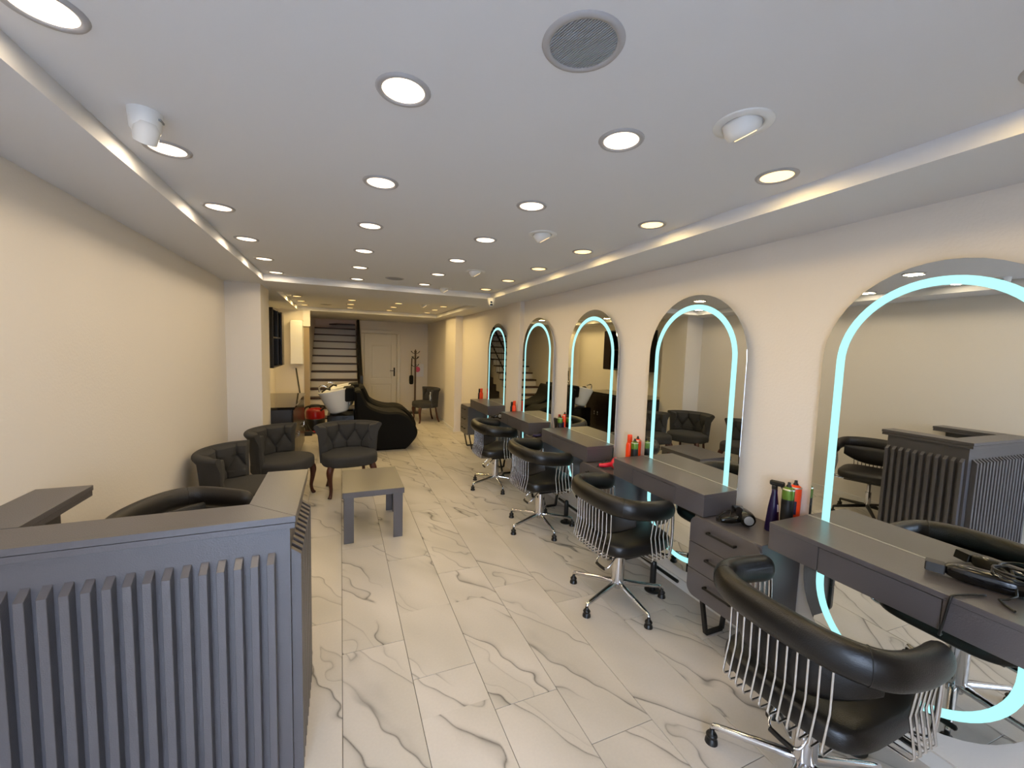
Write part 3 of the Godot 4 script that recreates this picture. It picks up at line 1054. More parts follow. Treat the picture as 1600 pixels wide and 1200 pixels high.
func make_styling_chair(base_mat: Material, leather: Material, castors: bool) -> Node3D:
	var o := thing("styling_chair", "chair", "chair")
	# padded rail
	var path := roll_path()
	var g := geo()
	var pv := PackedVector3Array()
	var sides := 18
	var n := path.size()
	for k in n:
		var a: Vector3 = path[maxi(k - 1, 0)]
		var b: Vector3 = path[mini(k + 1, n - 1)]
		var t := (b - a).normalized()
		var side := t.cross(Vector3.UP).normalized()
		var u := minf(k, n - 1 - k) / 4.0
		var s := sqrt(clampf(1.0 - pow(1.0 - minf(u, 1.0), 2.0), 0.02, 1.0))
		for q in sides:
			var w := TAU * q / sides
			pv.append(path[k] + side * cos(w) * 0.044 * s + Vector3.UP * (sin(w) * 0.062 * s))
	var pi := grid(pv, n, sides, false, true)
	var c0 := pv.size()
	pv.append(path[0])
	pv.append(path[n - 1])
	for q in sides:
		pi.append_array(PackedInt32Array([c0, (q + 1) % sides, q]))
		pi.append_array(PackedInt32Array([c0 + 1, (n - 1) * sides + q, (n - 1) * sides + (q + 1) % sides]))
	g.smooth(pv, pi)
	part("padded_rail", g, leather, o)
	# seams round the rail
	for kk in [20, 46]:
		var sg := geo()
		var ring := []
		var a: Vector3 = path[kk - 1]
		var b: Vector3 = path[kk + 1]
		var side := (b - a).normalized().cross(Vector3.UP).normalized()
		for q in 24:
			var w := TAU * q / 24
			ring.append(path[kk] + side * cos(w) * 0.0442 + Vector3.UP * (sin(w) * 0.0622))
		tube(sg, ring, 0.0016, 5, true)
		part("seam", sg, leather, o)
	# back pad hanging inside the rail
	var bp := geo()
	var bv := PackedVector3Array()
	var cols := 26
	var rows := 12
	for r in rows:
		var w := TAU * r / rows
		for c in cols:
			var u := -1.0 + 2.0 * c / (cols - 1)
			var th := 0.030 * sqrt(clampf(1.0 - pow(absf(u), 6.0), 0.01, 1.0))
			var low := 0.535 + 0.10 * pow(absf(u), 2.5)
			var zc := u * 0.262
			var xc := -0.232 + 0.115 * pow(absf(u), 2.6)
			var mid := (low + 0.735) / 2.0
			bv.append(Vector3(xc + cos(w) * th + 0.02, mid + sin(w) * (0.735 - low) / 2.0, zc))
	var bi := grid(bv, rows, cols, true, false)
	var e0 := bv.size()
	var s0 := Vector3.ZERO
	var s1 := Vector3.ZERO
	for r in rows:
		s0 += bv[r * cols]
		s1 += bv[r * cols + cols - 1]
	bv.append(s0 / rows)
	bv.append(s1 / rows)
	for r in rows:
		bi.append_array(PackedInt32Array([e0, r * cols, ((r + 1) % rows) * cols]))
		bi.append_array(PackedInt32Array([e0 + 1, ((r + 1) % rows) * cols + cols - 1, r * cols + cols - 1]))
	bp.smooth(bv, bi)
	part("back_pad", bp, leather, o)
	var st := geo()
	cushion(st, Vector3(0.015, 0.468, 0), Vector3(0.262, 0.058, 0.262), 0.5, 0.5, 44, 16)
	part("seat", st, leather, o)
	var rods := []
	for k in 12:
		var z := -0.185 + 0.37 * k / 11.0
		var tx := -0.250 + 0.10 * pow(absf(z) / 0.32, 3.0)
		rods.append([Vector3(tx, 0.73, z), Vector3(tx + 0.004, 0.555, z), Vector3(tx - 0.022, 0.428, z), Vector3(tx - 0.012, 0.412, z), Vector3(tx + 0.10, 0.408, z * 0.95)])
	for s in [-1, 1]:
		for k in 5:
			var x := 0.005 + 0.033 * k
			rods.append([Vector3(x, 0.69, s * 0.303), Vector3(x - 0.006, 0.56, s * 0.292), Vector3(x + 0.004, 0.428, s * 0.312), Vector3(x + 0.004, 0.412, s * 0.302), Vector3(x, 0.408, s * 0.19)])
	for r in rods:
		var rg := geo()
		tube(rg, r, 0.0042, 6)
		part("wire", rg, M["bright wire"], o)
	for s in [-1, 1]:
		var lg := geo()
		tube(lg, curve([Vector3(0.165, 0.69, s * 0.298), Vector3(0.172, 0.60, s * 0.296), Vector3(0.170, 0.46, s * 0.292), Vector3(0.160, 0.412, s * 0.272), Vector3(0.13, 0.404, s * 0.16)], 4), 0.009, 8)
		part("arm_post", lg, M["chrome"], o)
	var pl := geo()
	bx(pl, Vector3(-0.11, 0.392, -0.20), Vector3(0.15, 0.412, 0.20), 0.003)
	part("seat_plate", pl, M["black metal"], o)
	var col := geo()
	if castors:
		lathe(col, [Vector2(0, 0.39), Vector2(0.018, 0.39), Vector2(0.018, 0.27), Vector2(0.018, 0.27), Vector2(0.028, 0.27), Vector2(0.028, 0.10), Vector2(0, 0.10)], 20)
	else:
		lathe(col, [Vector2(0, 0.393), Vector2(0.030, 0.393), Vector2(0.040, 0.385), Vector2(0.044, 0.37), Vector2(0.044, 0.135), Vector2(0.044, 0.135), Vector2(0.034, 0.125), Vector2(0.034, 0.085), Vector2(0, 0.085)], 28)
	part("column", col, M["chrome"], o)
	if castors:
		var lv := geo()
		tube(lv, [Vector3(0.02, 0.385, 0.03), Vector3(0.10, 0.375, 0.16), Vector3(0.13, 0.36, 0.23)], [0.006, 0.006, 0.012], 8)
		part("lever", lv, M["black plastic"], o)
	else:
		var lv := geo()
		tube(lv, curve([Vector3(-0.03, 0.375, -0.035), Vector3(-0.09, 0.32, -0.06), Vector3(-0.135, 0.275, -0.06), Vector3(-0.15, 0.262, -0.03), Vector3(-0.15, 0.262, 0.03), Vector3(-0.135, 0.275, 0.06), Vector3(-0.09, 0.32, 0.06), Vector3(-0.02, 0.375, 0.04)], 4), 0.006, 8)
		part("pump_lever", lv, M["chrome"], o)
		var gp := geo()
		tube(gp, [Vector3(-0.151, 0.261, -0.045), Vector3(-0.153, 0.260, 0.0), Vector3(-0.151, 0.261, 0.045)], 0.010, 8)
		part("lever_grip", gp, M["black plastic"], o)
	for k in 5:
		var t := TAU * k / 5.0 + 2.86
		var dirv := Vector3(cos(t), 0, sin(t))
		var lg := geo()
		tube(lg, [dirv * 0.02 + Vector3(0, 0.118, 0), dirv * 0.10 + Vector3(0, 0.108, 0), dirv * 0.29 + Vector3(0, 0.083, 0), dirv * 0.318 + Vector3(0, 0.079, 0), dirv * 0.328 + Vector3(0, 0.066, 0)], [0.020, 0.018, 0.014, 0.013, 0.010], 12)
		var leg := part("leg", lg, base_mat, o)
		var ft := geo()
		var at := Transform3D(Basis.IDENTITY, dirv * 0.325)
		lathe(ft, [Vector2(0, 0.062), Vector2(0.010, 0.062), Vector2(0.010, 0.045), Vector2(0.019, 0.043), Vector2(0.024, 0.034), Vector2(0.019, 0.026), Vector2(0.019, 0.022), Vector2(0.025, 0.014), Vector2(0.027, 0.0), Vector2(0.027, 0.0), Vector2(0, 0.0)], 18, at)
		part("castor" if castors else "foot", ft, M["black plastic"], leg, "black rubber foot")
	return o

func styling_chairs() -> void:
	var grp := "styling chairs facing the mirrors"
	var c := make_styling_chair(M["chrome"], M["black leather"], false)
	c.position = Vector3(1.69, 0, -0.905)
	tag(c, "black leather styling chair with wire back, at " + WHERE[0], "chair", grp)
	dup(c, Vector3(1.775, 0, -2.20), 0.02, "black leather styling chair with wire back, at " + WHERE[1], grp)
	dup(c, Vector3(1.79, 0, -3.44), 0.0, "black leather styling chair with wire back, at " + WHERE[2], grp)
	dup(c, Vector3(1.79, 0, -4.69), -0.03, "black leather styling chair with wire back, at " + WHERE[3], grp)
	var r := make_styling_chair(M["black plastic"], M["brown black leather"], true)
	r.position = Vector3(-0.76, 0, -2.64)
	r.rotation.y = -0.35
	tag(r, "black leather armchair on a dark star base beside the reception counter", "chair")

# ---------------------------------------------------------------- tufted chairs (modelled facing +z)
func make_tufted() -> Node3D:
	var o := thing("tufted_chair", "chair", "chair")
	# seat: rounded, straight-ish at the back
	var s := geo()
	var pv := PackedVector3Array()
	var ru := 48
	var levels := [[0.90, 0.345], [0.97, 0.350], [1.0, 0.365], [1.0, 0.43], [0.985, 0.452], [0.94, 0.466], [0.8, 0.474], [0.5, 0.480], [0.0, 0.482]]
	for l in levels:
		for c in ru:
			var t := TAU * c / ru
			var x := 0.305 * spow(cos(t), 0.75)
			var z := (0.30 if sin(t) > 0 else 0.24) * spow(sin(t), 0.7)
			pv.append(Vector3(x * l[0], l[1], z * l[0]))
	pv.append(Vector3(0, 0.345, 0))
	var pi := grid(pv, levels.size(), ru, false, true)
	for c in ru:
		pi.append_array(PackedInt32Array([levels.size() * ru, c, (c + 1) % ru]))
	s.smooth(pv, pi)
	part("seat", s, M["charcoal fabric"], o)
	# curved back with rolled top edge; the section runs from the seat up the inside, over the roll and down the outside
	var b := geo()
	var bv := PackedVector3Array()
	var cols := 121
	var inner_n := 40
	var amax := deg_to_rad(78.0)
	var y0 := 0.44
	var hb := 0.315
	var sec := []
	for k in inner_n:
		var v := float(k) / (inner_n - 1)
		sec.append([0.252 + 0.02 * v + 0.008 * v * v, y0 + hb * v, v])
	for k in range(1, 10):
		var w := PI * k / 9.0 * 1.15
		sec.append([0.311 - 0.031 * cos(w), y0 + hb + 0.032 * sin(w), -1.0])
	for q in [[0.312, 0.70], [0.302, 0.60], [0.295, 0.50], [0.290, 0.40], [0.286, 0.350], [0.254, 0.346], [0.250, 0.40]]:
		sec.append([q[0], q[1], -2.0])
	for c in cols:
		var u := -1.0 + 2.0 * c / (cols - 1)
		var th := u * amax
		var p := u * 4.0
		for q in sec:
			var r: float = q[0]
			var y: float = q[1]
			var sink := 0.0
			if q[2] >= 0.0:
				# button tufting: folds run straight up from the seat, in diamonds between the two rows, straight over the roll
				var w2: float = 0.25 + q[2] * 2.35
				var puff := 0.0
				if w2 < 1.0:
					puff = absf(sin(PI * p / 2.0))
				elif w2 > 2.0:
					puff = absf(sin(PI * (p - 1.0) / 2.0))
				else:
					puff = absf(sin(PI * (p + w2 - 1.0) / 2.0)) * absf(sin(PI * (p - w2 + 1.0) / 2.0))
				puff = pow(puff, 0.24)
				var strong := smoothstep(0.0, 0.16, q[2]) * smoothstep(0.0, 0.06, 1.0 - absf(u))
				sink = -0.058 * puff * strong
			elif q[2] > -1.5:
				sink = 0.0
			r += sink + 0.020
			var wide := 1.04 + 0.04 * smoothstep(0.72, 0.77, y)
			bv.append(Vector3(sin(th) * r * wide, y, -cos(th) * r + 0.035))
	var m := sec.size()
	var bi := grid(bv, cols, m, false, true)
	for e in [0, cols - 1]:
		var ctr := Vector3.ZERO
		for q in m:
			ctr += bv[e * m + q]
		var id := bv.size()
		bv.append(ctr / m)
		for q in m:
			if e == 0:
				bi.append_array(PackedInt32Array([id, e * m + (q + 1) % m, e * m + q]))
			else:
				bi.append_array(PackedInt32Array([id, e * m + q, e * m + (q + 1) % m]))
	b.smooth(bv, bi)
	var back := part("backrest", b, M["charcoal fabric"], o)
	# buttons where the folds meet
	for spot in [[-2, 1], [0, 1], [2, 1], [-3, 2], [-1, 2], [1, 2], [3, 2]]:
		var v: float = (spot[1] - 0.25) / 2.35
		var th: float = spot[0] / 4.0 * amax
		var r := 0.252 + 0.02 * v + 0.008 * v * v + 0.012
		var bt := geo()
		cushion(bt, Vector3(sin(th) * r * 1.04, y0 + hb * v, -cos(th) * r + 0.035), Vector3(0.009, 0.009, 0.009), 1.0, 1.0, 10, 6)
		part("button", bt, M["charcoal fabric"], back)
	# cabriole legs in front, swept legs behind
	for sx in [-1, 1]:
		var f := geo()
		tube(f, curve([Vector3(sx * 0.215, 0.36, 0.20), Vector3(sx * 0.235, 0.29, 0.225), Vector3(sx * 0.232, 0.20, 0.222), Vector3(sx * 0.222, 0.10, 0.210), Vector3(sx * 0.228, 0.03, 0.220), Vector3(sx * 0.240, 0.0, 0.235)], 4), [0.034, 0.036, 0.037, 0.037, 0.036, 0.034, 0.031, 0.028, 0.026, 0.024, 0.022, 0.020, 0.019, 0.018, 0.018, 0.018, 0.019, 0.020, 0.021, 0.022, 0.022], 10)
		part("leg", f, M["dark wood"], o, "curved dark wooden leg")
		var r := geo()
		tube(r, curve([Vector3(sx * 0.185, 0.36, -0.17), Vector3(sx * 0.19, 0.24, -0.185), Vector3(sx * 0.20, 0.10, -0.21), Vector3(sx * 0.215, 0.0, -0.25)], 4), 0.019, 8)
		part("leg", r, M["dark wood"], o, "curved dark wooden leg")
	return o

func tufted_chairs() -> void:
	var c := make_tufted()
	c.position = Vector3(0.09, 0, -5.07)
	c.rotation.y = 0.12
	tag(c, "charcoal button-tufted chair standing behind the coffee table, facing the shop window", "chair")
	dup(c, Vector3(-0.60, 0, -4.98), 1.15, "charcoal button-tufted chair in the corner against the cream pilaster")
	dup(c, Vector3(-0.81, 0, -4.10), 1.45, "charcoal button-tufted chair against the plain left wall, next to the armchair")
	dup(c, Vector3(1.83, 0, -9.45), -1.42, "charcoal button-tufted chair alone in the back corner by the coat rack")

func coffee_table() -> void:
	var o := thing("coffee_table", "low dark grey rectangular table with four angled board legs", "table", Vector3(0.265, 0, -3.975))
	var hx := 0.257
	var hz := 0.345
	var t := geo()
	bx(t, Vector3(-hx, 0.405, -hz), Vector3(hx, 0.455, hz), 0.0015)
	part("top", t, M["anthracite laminate"], o)
	for sx in [-1, 1]:
		for sz in [-1, 1]:
			var l := geo()
			var x: float = sx * (hx - 0.012)
			var z: float = sz * (hz - 0.012)
			bx(l, Vector3(x, 0, z), Vector3(x - sx * 0.08, 0.405, z - sz * 0.018), 0.001)
			bx(l, Vector3(x, 0, z - sz * 0.018), Vector3(x - sx * 0.018, 0.405, z - sz * 0.08), 0.001)
			part("leg", l, M["anthracite laminate"], o)

# ---------------------------------------------------------------- wash corner
func wash_units() -> void:
	for k in 2:
		var zc := -7.15 - 0.70 * k
		var lab: String = ["black wave-shaped shampoo lounger with white basin, behind the tufted chair", "black wave-shaped shampoo lounger with white basin, on the stair side"][k]
		var o := thing("shampoo_lounger", lab, "lounger", Vector3(0.09 * k, 0, zc))
		var top := [Vector3(0.20, 0.98, 0), Vector3(0.285, 1.0, 0), Vector3(0.34, 0.90, 0), Vector3(0.40, 0.77, 0), Vector3(0.50, 0.70, 0), Vector3(0.62, 0.655, 0), Vector3(0.74, 0.635, 0), Vector3(0.86, 0.635, 0), Vector3(0.98, 0.60, 0), Vector3(1.09, 0.51, 0), Vector3(1.17, 0.38, 0), Vector3(1.20, 0.28, 0), Vector3(1.17, 0.18, 0), Vector3(1.08, 0.07, 0), Vector3(1.0, 0.0, 0)]
		var cs := curve(top, 4)
		var poly := PackedVector2Array()
		for p in cs:
			poly.append(Vector2(p.x, p.y))
		poly.append(Vector2(0.22, 0.0))
		poly.append(Vector2(0.22, 0.55))
		var b := geo()
		prism(b, poly, -0.29, 0.29, 2, 0.035)
		part("body", b, M["black fabric"], o)
		# neck towel pad over the basin edge
		var pad := geo()
		bx(pad, Vector3(0.06, 0.80, -0.17), Vector3(0.225, 1.03, 0.17), 0.02, Transform3D(Basis(Vector3(0, 0, 1), 0.12), Vector3(0.10, 0.0, 0)))
		part("neck_pad", pad, M["black fabric"], o)
		var ped := geo()
		bx(ped, Vector3(-0.20, 0.0, -0.22), Vector3(0.20, 0.60, 0.22), 0.01)
		part("pedestal", ped, M["gloss black"], o)
		var basin := geo()
		var bt := Transform3D(Basis(Vector3(0, 0, 1), 0.22), Vector3(-0.02, 0.62, 0))
		var prof := [Vector2(0.0, 0.0), Vector2(0.12, 0.0), Vector2(0.155, 0.03), Vector2(0.195, 0.18), Vector2(0.235, 0.345), Vector2(0.245, 0.37), Vector2(0.235, 0.38), Vector2(0.218, 0.365), Vector2(0.18, 0.20), Vector2(0.13, 0.10), Vector2(0.0, 0.08)]
		lathe(basin, prof, 36, bt)
		part("basin", basin, M["white ceramic"], o, "deep white ceramic basin")
		var fa := geo()
		tube(fa, curve([Vector3(-0.21, 0.36, 0.03), Vector3(-0.20, 0.46, 0.03), Vector3(-0.15, 0.48, 0.03), Vector3(-0.09, 0.44, 0.03)], 4), 0.014, 8, false, bt)
		part("tap", fa, M["chrome"], o)
		var sh := geo()
		tube(sh, [Vector3(-0.19, 0.37, -0.08), Vector3(-0.11, 0.41, -0.06), Vector3(-0.05, 0.39, -0.05)], [0.012, 0.014, 0.022], 8, false, bt)
		part("hand_shower", sh, M["black plastic"], o)
	# vacuum cleaner
	var v := thing("vacuum_cleaner", "red and black drum vacuum cleaner on the floor by the stairs", "vacuum", Vector3(-0.46, 0, -8.72))
	var dr := geo()
	lathe(dr, [Vector2(0, 0.05), Vector2(0.16, 0.05), Vector2(0.175, 0.08), Vector2(0.175, 0.26), Vector2(0.16, 0.29), Vector2(0, 0.29)], 28)
	part("drum", dr, M["black plastic"], v)
	var hd := geo()
	lathe(hd, [Vector2(0.168, 0.28), Vector2(0.172, 0.32), Vector2(0.165, 0.42), Vector2(0.12, 0.47), Vector2(0, 0.485)], 28)
	part("head", hd, M["red plastic"], v)
	var bs := geo()
	lathe(bs, [Vector2(0, 0.02), Vector2(0.185, 0.02), Vector2(0.19, 0.04), Vector2(0.18, 0.06), Vector2(0, 0.06)], 28)
	part("base", bs, M["red plastic"], v)
	var ho := geo()
	tube(ho, curve([Vector3(0.10, 0.44, 0.10), Vector3(0.18, 0.52, 0.16), Vector3(0.06, 0.55, 0.20), Vector3(-0.12, 0.53, 0.18), Vector3(-0.19, 0.45, 0.12), Vector3(-0.18, 0.30, 0.16), Vector3(-0.10, 0.12, 0.22), Vector3(-0.02, 0.03, 0.26)], 6), 0.018, 8)
	part("hose", ho, M["black plastic"], v)
	var ha := geo()
	tube(ha, curve([Vector3(-0.10, 0.46, 0), Vector3(-0.08, 0.53, 0), Vector3(0.08, 0.53, 0), Vector3(0.10, 0.46, 0)], 4), 0.014, 8)
	part("handle", ha, M["black plastic"], v)
	for a in 4:
		var w := geo()
		tube(w, [Vector3(cos(a * PI / 2 + 0.8) * 0.16, 0.02, sin(a * PI / 2 + 0.8) * 0.16 - 0.01), Vector3(cos(a * PI / 2 + 0.8) * 0.16, 0.02, sin(a * PI / 2 + 0.8) * 0.16 + 0.01)], 0.02, 12)
		part("wheel", w, M["black plastic"], v)

func left_recess() -> void:
	# bar cabinet with glossy top
	var o := thing("bar_cabinet", "long low cabinet with glossy dark top beside the pilaster", "cabinet", Vector3(0, 0, 0))
	var b := geo()
	bx(b, Vector3(WL + 0.005, 0.05, -5.97), Vector3(-0.595, 0.845, -7.70), 0.002)
	part("body", b, M["bar side"], o)
	var pl := geo()
	bx(pl, Vector3(WL + 0.005, 0, -5.99), Vector3(-0.64, 0.05, -7.68))
	part("plinth", pl, M["black plastic"], o)
	for k in 4:
		var d := geo()
		var z := -5.975 - 0.431 * k
		bx(d, Vector3(-0.594, 0.06, z - 0.002), Vector3(-0.575, 0.835, z - 0.427), 0.001)
		var dd := part("door", d, M["bar front"], o)
		var h := geo()
		var zh := z - (0.37 if k % 2 == 0 else 0.06)
		tube(h, [Vector3(-0.575, 0.40, zh), Vector3(-0.55, 0.40, zh), Vector3(-0.55, 0.46, zh), Vector3(-0.575, 0.46, zh)], 0.006, 6)
		part("handle", h, M["chrome"], dd)
	var t := geo()
	bx(t, Vector3(WL + 0.005, 0.846, -5.96), Vector3(-0.56, 0.88, -7.72), 0.002)
	part("top", t, M["bar top"], o)
	# open wall cabinet
	var w := thing("wall_cabinet", "dark open wall cabinet hanging above the bar cabinet", "cabinet", Vector3(0, 0, 0))
	var xa := WL + 0.003
	var xb := -0.86
	var bk := geo()
	bx(bk, Vector3(xa, 1.36, -6.50), Vector3(xa + 0.015, 2.20, -7.50))
	part("back_panel", bk, M["cabinet dark"], w)
	for z in [-6.50, -6.99, -7.48]:
		var s := geo()
		bx(s, Vector3(xa + 0.015, 1.36, z), Vector3(xb, 2.20, z - 0.02), 0.001)
		part("side_panel", s, M["cabinet dark"], w)
	for y in [1.36, 1.78, 2.18]:
		for z in [-6.52, -7.01]:
			var s := geo()
			bx(s, Vector3(xa + 0.015, y, z), Vector3(xb - 0.003, y + 0.02, z - 0.47), 0.001)
			part("shelf", s, M["cabinet dark"], w)
	var dr := geo()
	bx(dr, Vector3(xb + 0.002, 1.37, -7.26), Vector3(xb + 0.02, 2.19, -7.49), 0.001)
	part("door", dr, M["bar front"], w, "brown glossy door")
	# white wall cabinet on the partition
	var h := thing("white_wall_cabinet", "tall narrow white cabinet hung on the partition beside the stairs", "cabinet", Vector3(0, 0, 0))
	var hb := geo()
	bx(hb, Vector3(-0.885, 1.32, -8.82), Vector3(-0.675, 2.16, -8.997), 0.006)
	part("body", hb, M["white plastic"], h)
	var hd := geo()
	bx(hd, Vector3(-0.883, 1.325, -8.804), Vector3(-0.677, 2.155, -8.818), 0.004)
	part("door", hd, M["white plastic"], h)
	# broom
	var br := thing("broom", "black broom leaning on the partition behind the bar cabinet", "broom", Vector3(0, 0, 0))
	var st := geo()
	tube(st, [Vector3(-0.60, 0.06, -8.40), Vector3(-0.80, 1.24, -8.90)], 0.014, 8)
	part("handle", st, M["black plastic"], br)
	var bh := geo()
	bx(bh, Vector3(-0.72, 0.0, -8.36), Vector3(-0.50, 0.09, -8.42), 0.006)
	part("head", bh, M["black plastic"], br)

func back_corner() -> void:
	var o := thing("coat_rack", "wooden coat rack with two tiers of black hooks in the back corner", "coat rack", Vector3(1.79, 0, -10.72))
	var p := geo()
	lathe(p, [Vector2(0, 0.03), Vector2(0.026, 0.03), Vector2(0.024, 1.60), Vector2(0.012, 1.66), Vector2(0, 1.67)], 16)
	part("pole", p, mat("rack wood", Color(0.34, 0.27, 0.21), 0.5), o)
	var b := geo()
	lathe(b, [Vector2(0, 0.035), Vector2(0.15, 0.03), Vector2(0.16, 0.02), Vector2(0.16, 0.0), Vector2(0, 0)], 28)
	part("base", b, M["black plastic"], o)
	for tier in [[1.56, 4], [1.42, 4], [1.22, 3]]:
		for k in tier[1]:
			var t: float = TAU * k / tier[1] + tier[0] * 3.0
			var dv := Vector3(cos(t), 0, sin(t))
			var h := geo()
			tube(h, [dv * 0.02 + Vector3(0, tier[0], 0), dv * 0.07 + Vector3(0, tier[0] + 0.01, 0), dv * 0.11 + Vector3(0, tier[0] + 0.06, 0)], [0.008, 0.008, 0.012], 6)
			part("hook", h, M["black plastic"], o)
	var u := thing("hanging_bag", "small black pouch hanging by a long strap from the coat rack", "bag", Vector3(1.68, 0, -10.66))
	var s := geo()
	tube(s, [Vector3(0.012, 1.44, 0), Vector3(0.0, 1.2, 0.01), Vector3(0.0, 0.98, 0.01)], 0.012, 6)
	part("strap", s, M["black fabric"], u)
	var bg := geo()
	cushion(bg, Vector3(0, 0.88, 0.01), Vector3(0.055, 0.12, 0.04), 0.5, 0.5, 16, 10)
	part("pouch", bg, M["black fabric"], u)
	var w := thing("paper_bag", "white paper bag with a pink round print hanging on the back wall", "bag", Vector3(1.97, 0, -11.25))
	var wb := geo()
	bx(wb, Vector3(-0.13, 0.92, -0.035), Vector3(0.13, 1.27, 0.035), 0.004)
	part("bag", wb, M["label white"], w)
	var pr := geo()
	lathe(pr, [Vector2(0, 0.0), Vector2(0.075, 0.0), Vector2(0.075, 0.0), Vector2(0.075, 0.0015), Vector2(0, 0.0015)], 24, Transform3D(Basis(Vector3.RIGHT, PI / 2), Vector3(-0.04, 1.12, 0.0355)))
	part("print", pr, M["pink print"], w, "pink round print")
	var hn := geo()
	tube(hn, curve([Vector3(-0.06, 1.27, 0), Vector3(-0.05, 1.36, 0), Vector3(0.05, 1.36, 0), Vector3(0.06, 1.27, 0)], 4), 0.006, 6)
	part("handle", hn, M["label white"], w)
	bottle_on_chair()

func bottle_on_chair() -> void:
	var o := thing("water_bottle", "small clear bottle standing on the lone tufted chair's seat", "bottle", Vector3(1.93, 0.486, -9.42))
	var b := geo()
	lathe(b, [Vector2(0, 0), Vector2(0.03, 0), Vector2(0.032, 0.01), Vector2(0.032, 0.12), Vector2(0.012, 0.16), Vector2(0.012, 0.18), Vector2(0, 0.18)], 20)
	part("body", b, M["silver"], o)
	var c := geo()
	lathe(c, [Vector2(0, 0.20), Vector2(0.014, 0.20), Vector2(0.014, 0.178), Vector2(0, 0.178)], 16)
	part("cap", c, M["label white"], o)

# ---------------------------------------------------------------- small things on the cabinets and shelves
func spray_can(at: Vector3, h: float, body: Material, low: Material, label: String, group := "") -> Node3D:
	var o := thing("spray_can", label, "can", at, 0.0, group)
	var r := 0.029
	var a := geo()
	lathe(a, [Vector2(0, 0), Vector2(r - 0.001, 0.0), Vector2(r, 0.003), Vector2(r, h * 0.70), Vector2(r, h * 0.70), Vector2(0, h * 0.70)], 24)
	part("lower_body", a, low, o)
	var b := geo()
	lathe(b, [Vector2(0, h * 0.70), Vector2(r, h * 0.70), Vector2(r, h * 0.70), Vector2(r, h * 0.86), Vector2(r - 0.003, h * 0.885), Vector2(0.014, h * 0.92), Vector2(0, h * 0.92)], 24)
	part("upper_body", b, body, o)
	var rim := geo()
	lathe(rim, [Vector2(r + 0.0005, h * 0.865), Vector2(r + 0.0012, h * 0.875), Vector2(r - 0.002, h * 0.89)], 24)
	part("rim", rim, M["silver"], o)
	var c := geo()
	lathe(c, [Vector2(0.013, h * 0.91), Vector2(0.012, h * 0.94), Vector2(0.008, h * 0.955), Vector2(0.007, h), Vector2(0, h)], 16)
	part("nozzle", c, M["black plastic"], o)
	if low == M["orange"]:
		var arc := PackedVector3Array()
		for row in 2:
			for k in 9:
				var t := 2.6 - 0.38 + 0.76 * k / 8.0
				arc.append(Vector3(cos(t) * (r + 0.0006), h * (0.40 if row == 0 else 0.64), sin(t) * (r + 0.0006)))
		var l := geo()
		l.smooth(arc, grid(arc, 2, 9, false, false), false)
		part("printed_label", l, M["purple plastic"], o, "dark printed label")
	return o

func bottle(at: Vector3, h: float, r: float, m: Material, cap: Material, label: String, group := "") -> Node3D:
	var o := thing("bottle", label, "bottle", at, 0.0, group)
	var a := geo()
	lathe(a, [Vector2(0, 0), Vector2(r - 0.001, 0), Vector2(r, 0.003), Vector2(r, h * 0.7), Vector2(r * 0.85, h * 0.76), Vector2(r * 0.75, h * 0.78), Vector2(0, h * 0.78)], 22)
	part("body", a, m, o)
	var c := geo()
	lathe(c, [Vector2(0, h), Vector2(r * 0.66, h), Vector2(r * 0.7, h * 0.98), Vector2(r * 0.72, h * 0.785), Vector2(0, h * 0.785)], 22)
	part("cap", c, cap, o)
	return o

func trigger_bottle(at: Vector3, turn: float) -> void:
	var o := thing("trigger_spray_bottle", "dark purple trigger spray bottle with white label beside two cans", "bottle", at, turn)
	var b := geo()
	lathe(b, [Vector2(0, 0), Vector2(0.034, 0), Vector2(0.036, 0.004), Vector2(0.034, 0.03), Vector2(0.026, 0.13), Vector2(0.018, 0.19), Vector2(0.014, 0.215), Vector2(0.014, 0.235), Vector2(0, 0.235)], 24)
	part("body", b, M["purple plastic"], o)
	for q in [[0.115, 0.155, 0.0255], [0.035, 0.062, 0.0335]]:
		var l := geo()
		var arc := PackedVector3Array()
		for row in 2:
			for k in 9:
				var t := -0.6 + 1.2 * k / 8.0 + PI
				var y: float = q[0] if row == 0 else q[1]
				var rr: float = (0.0355 - 0.088 * (y - 0.02)) + 0.0012
				arc.append(Vector3(cos(t) * rr, y, sin(t) * rr))
		l.smooth(arc, grid(arc, 2, 9, false, false), false)
		part("paper_label", l, M["label white"], o, "white printed label")
	var h := geo()
	bx(h, Vector3(-0.045, 0.255, -0.011), Vector3(0.026, 0.283, 0.011), 0.006)
	bx(h, Vector3(-0.012, 0.232, -0.012), Vector3(0.014, 0.258, 0.012), 0.004)
	tube(h, curve([Vector3(-0.030, 0.258, 0), Vector3(-0.042, 0.235, 0), Vector3(-0.046, 0.205, 0)], 4), 0.006, 6)
	part("trigger_head", h, M["black plastic"], o)

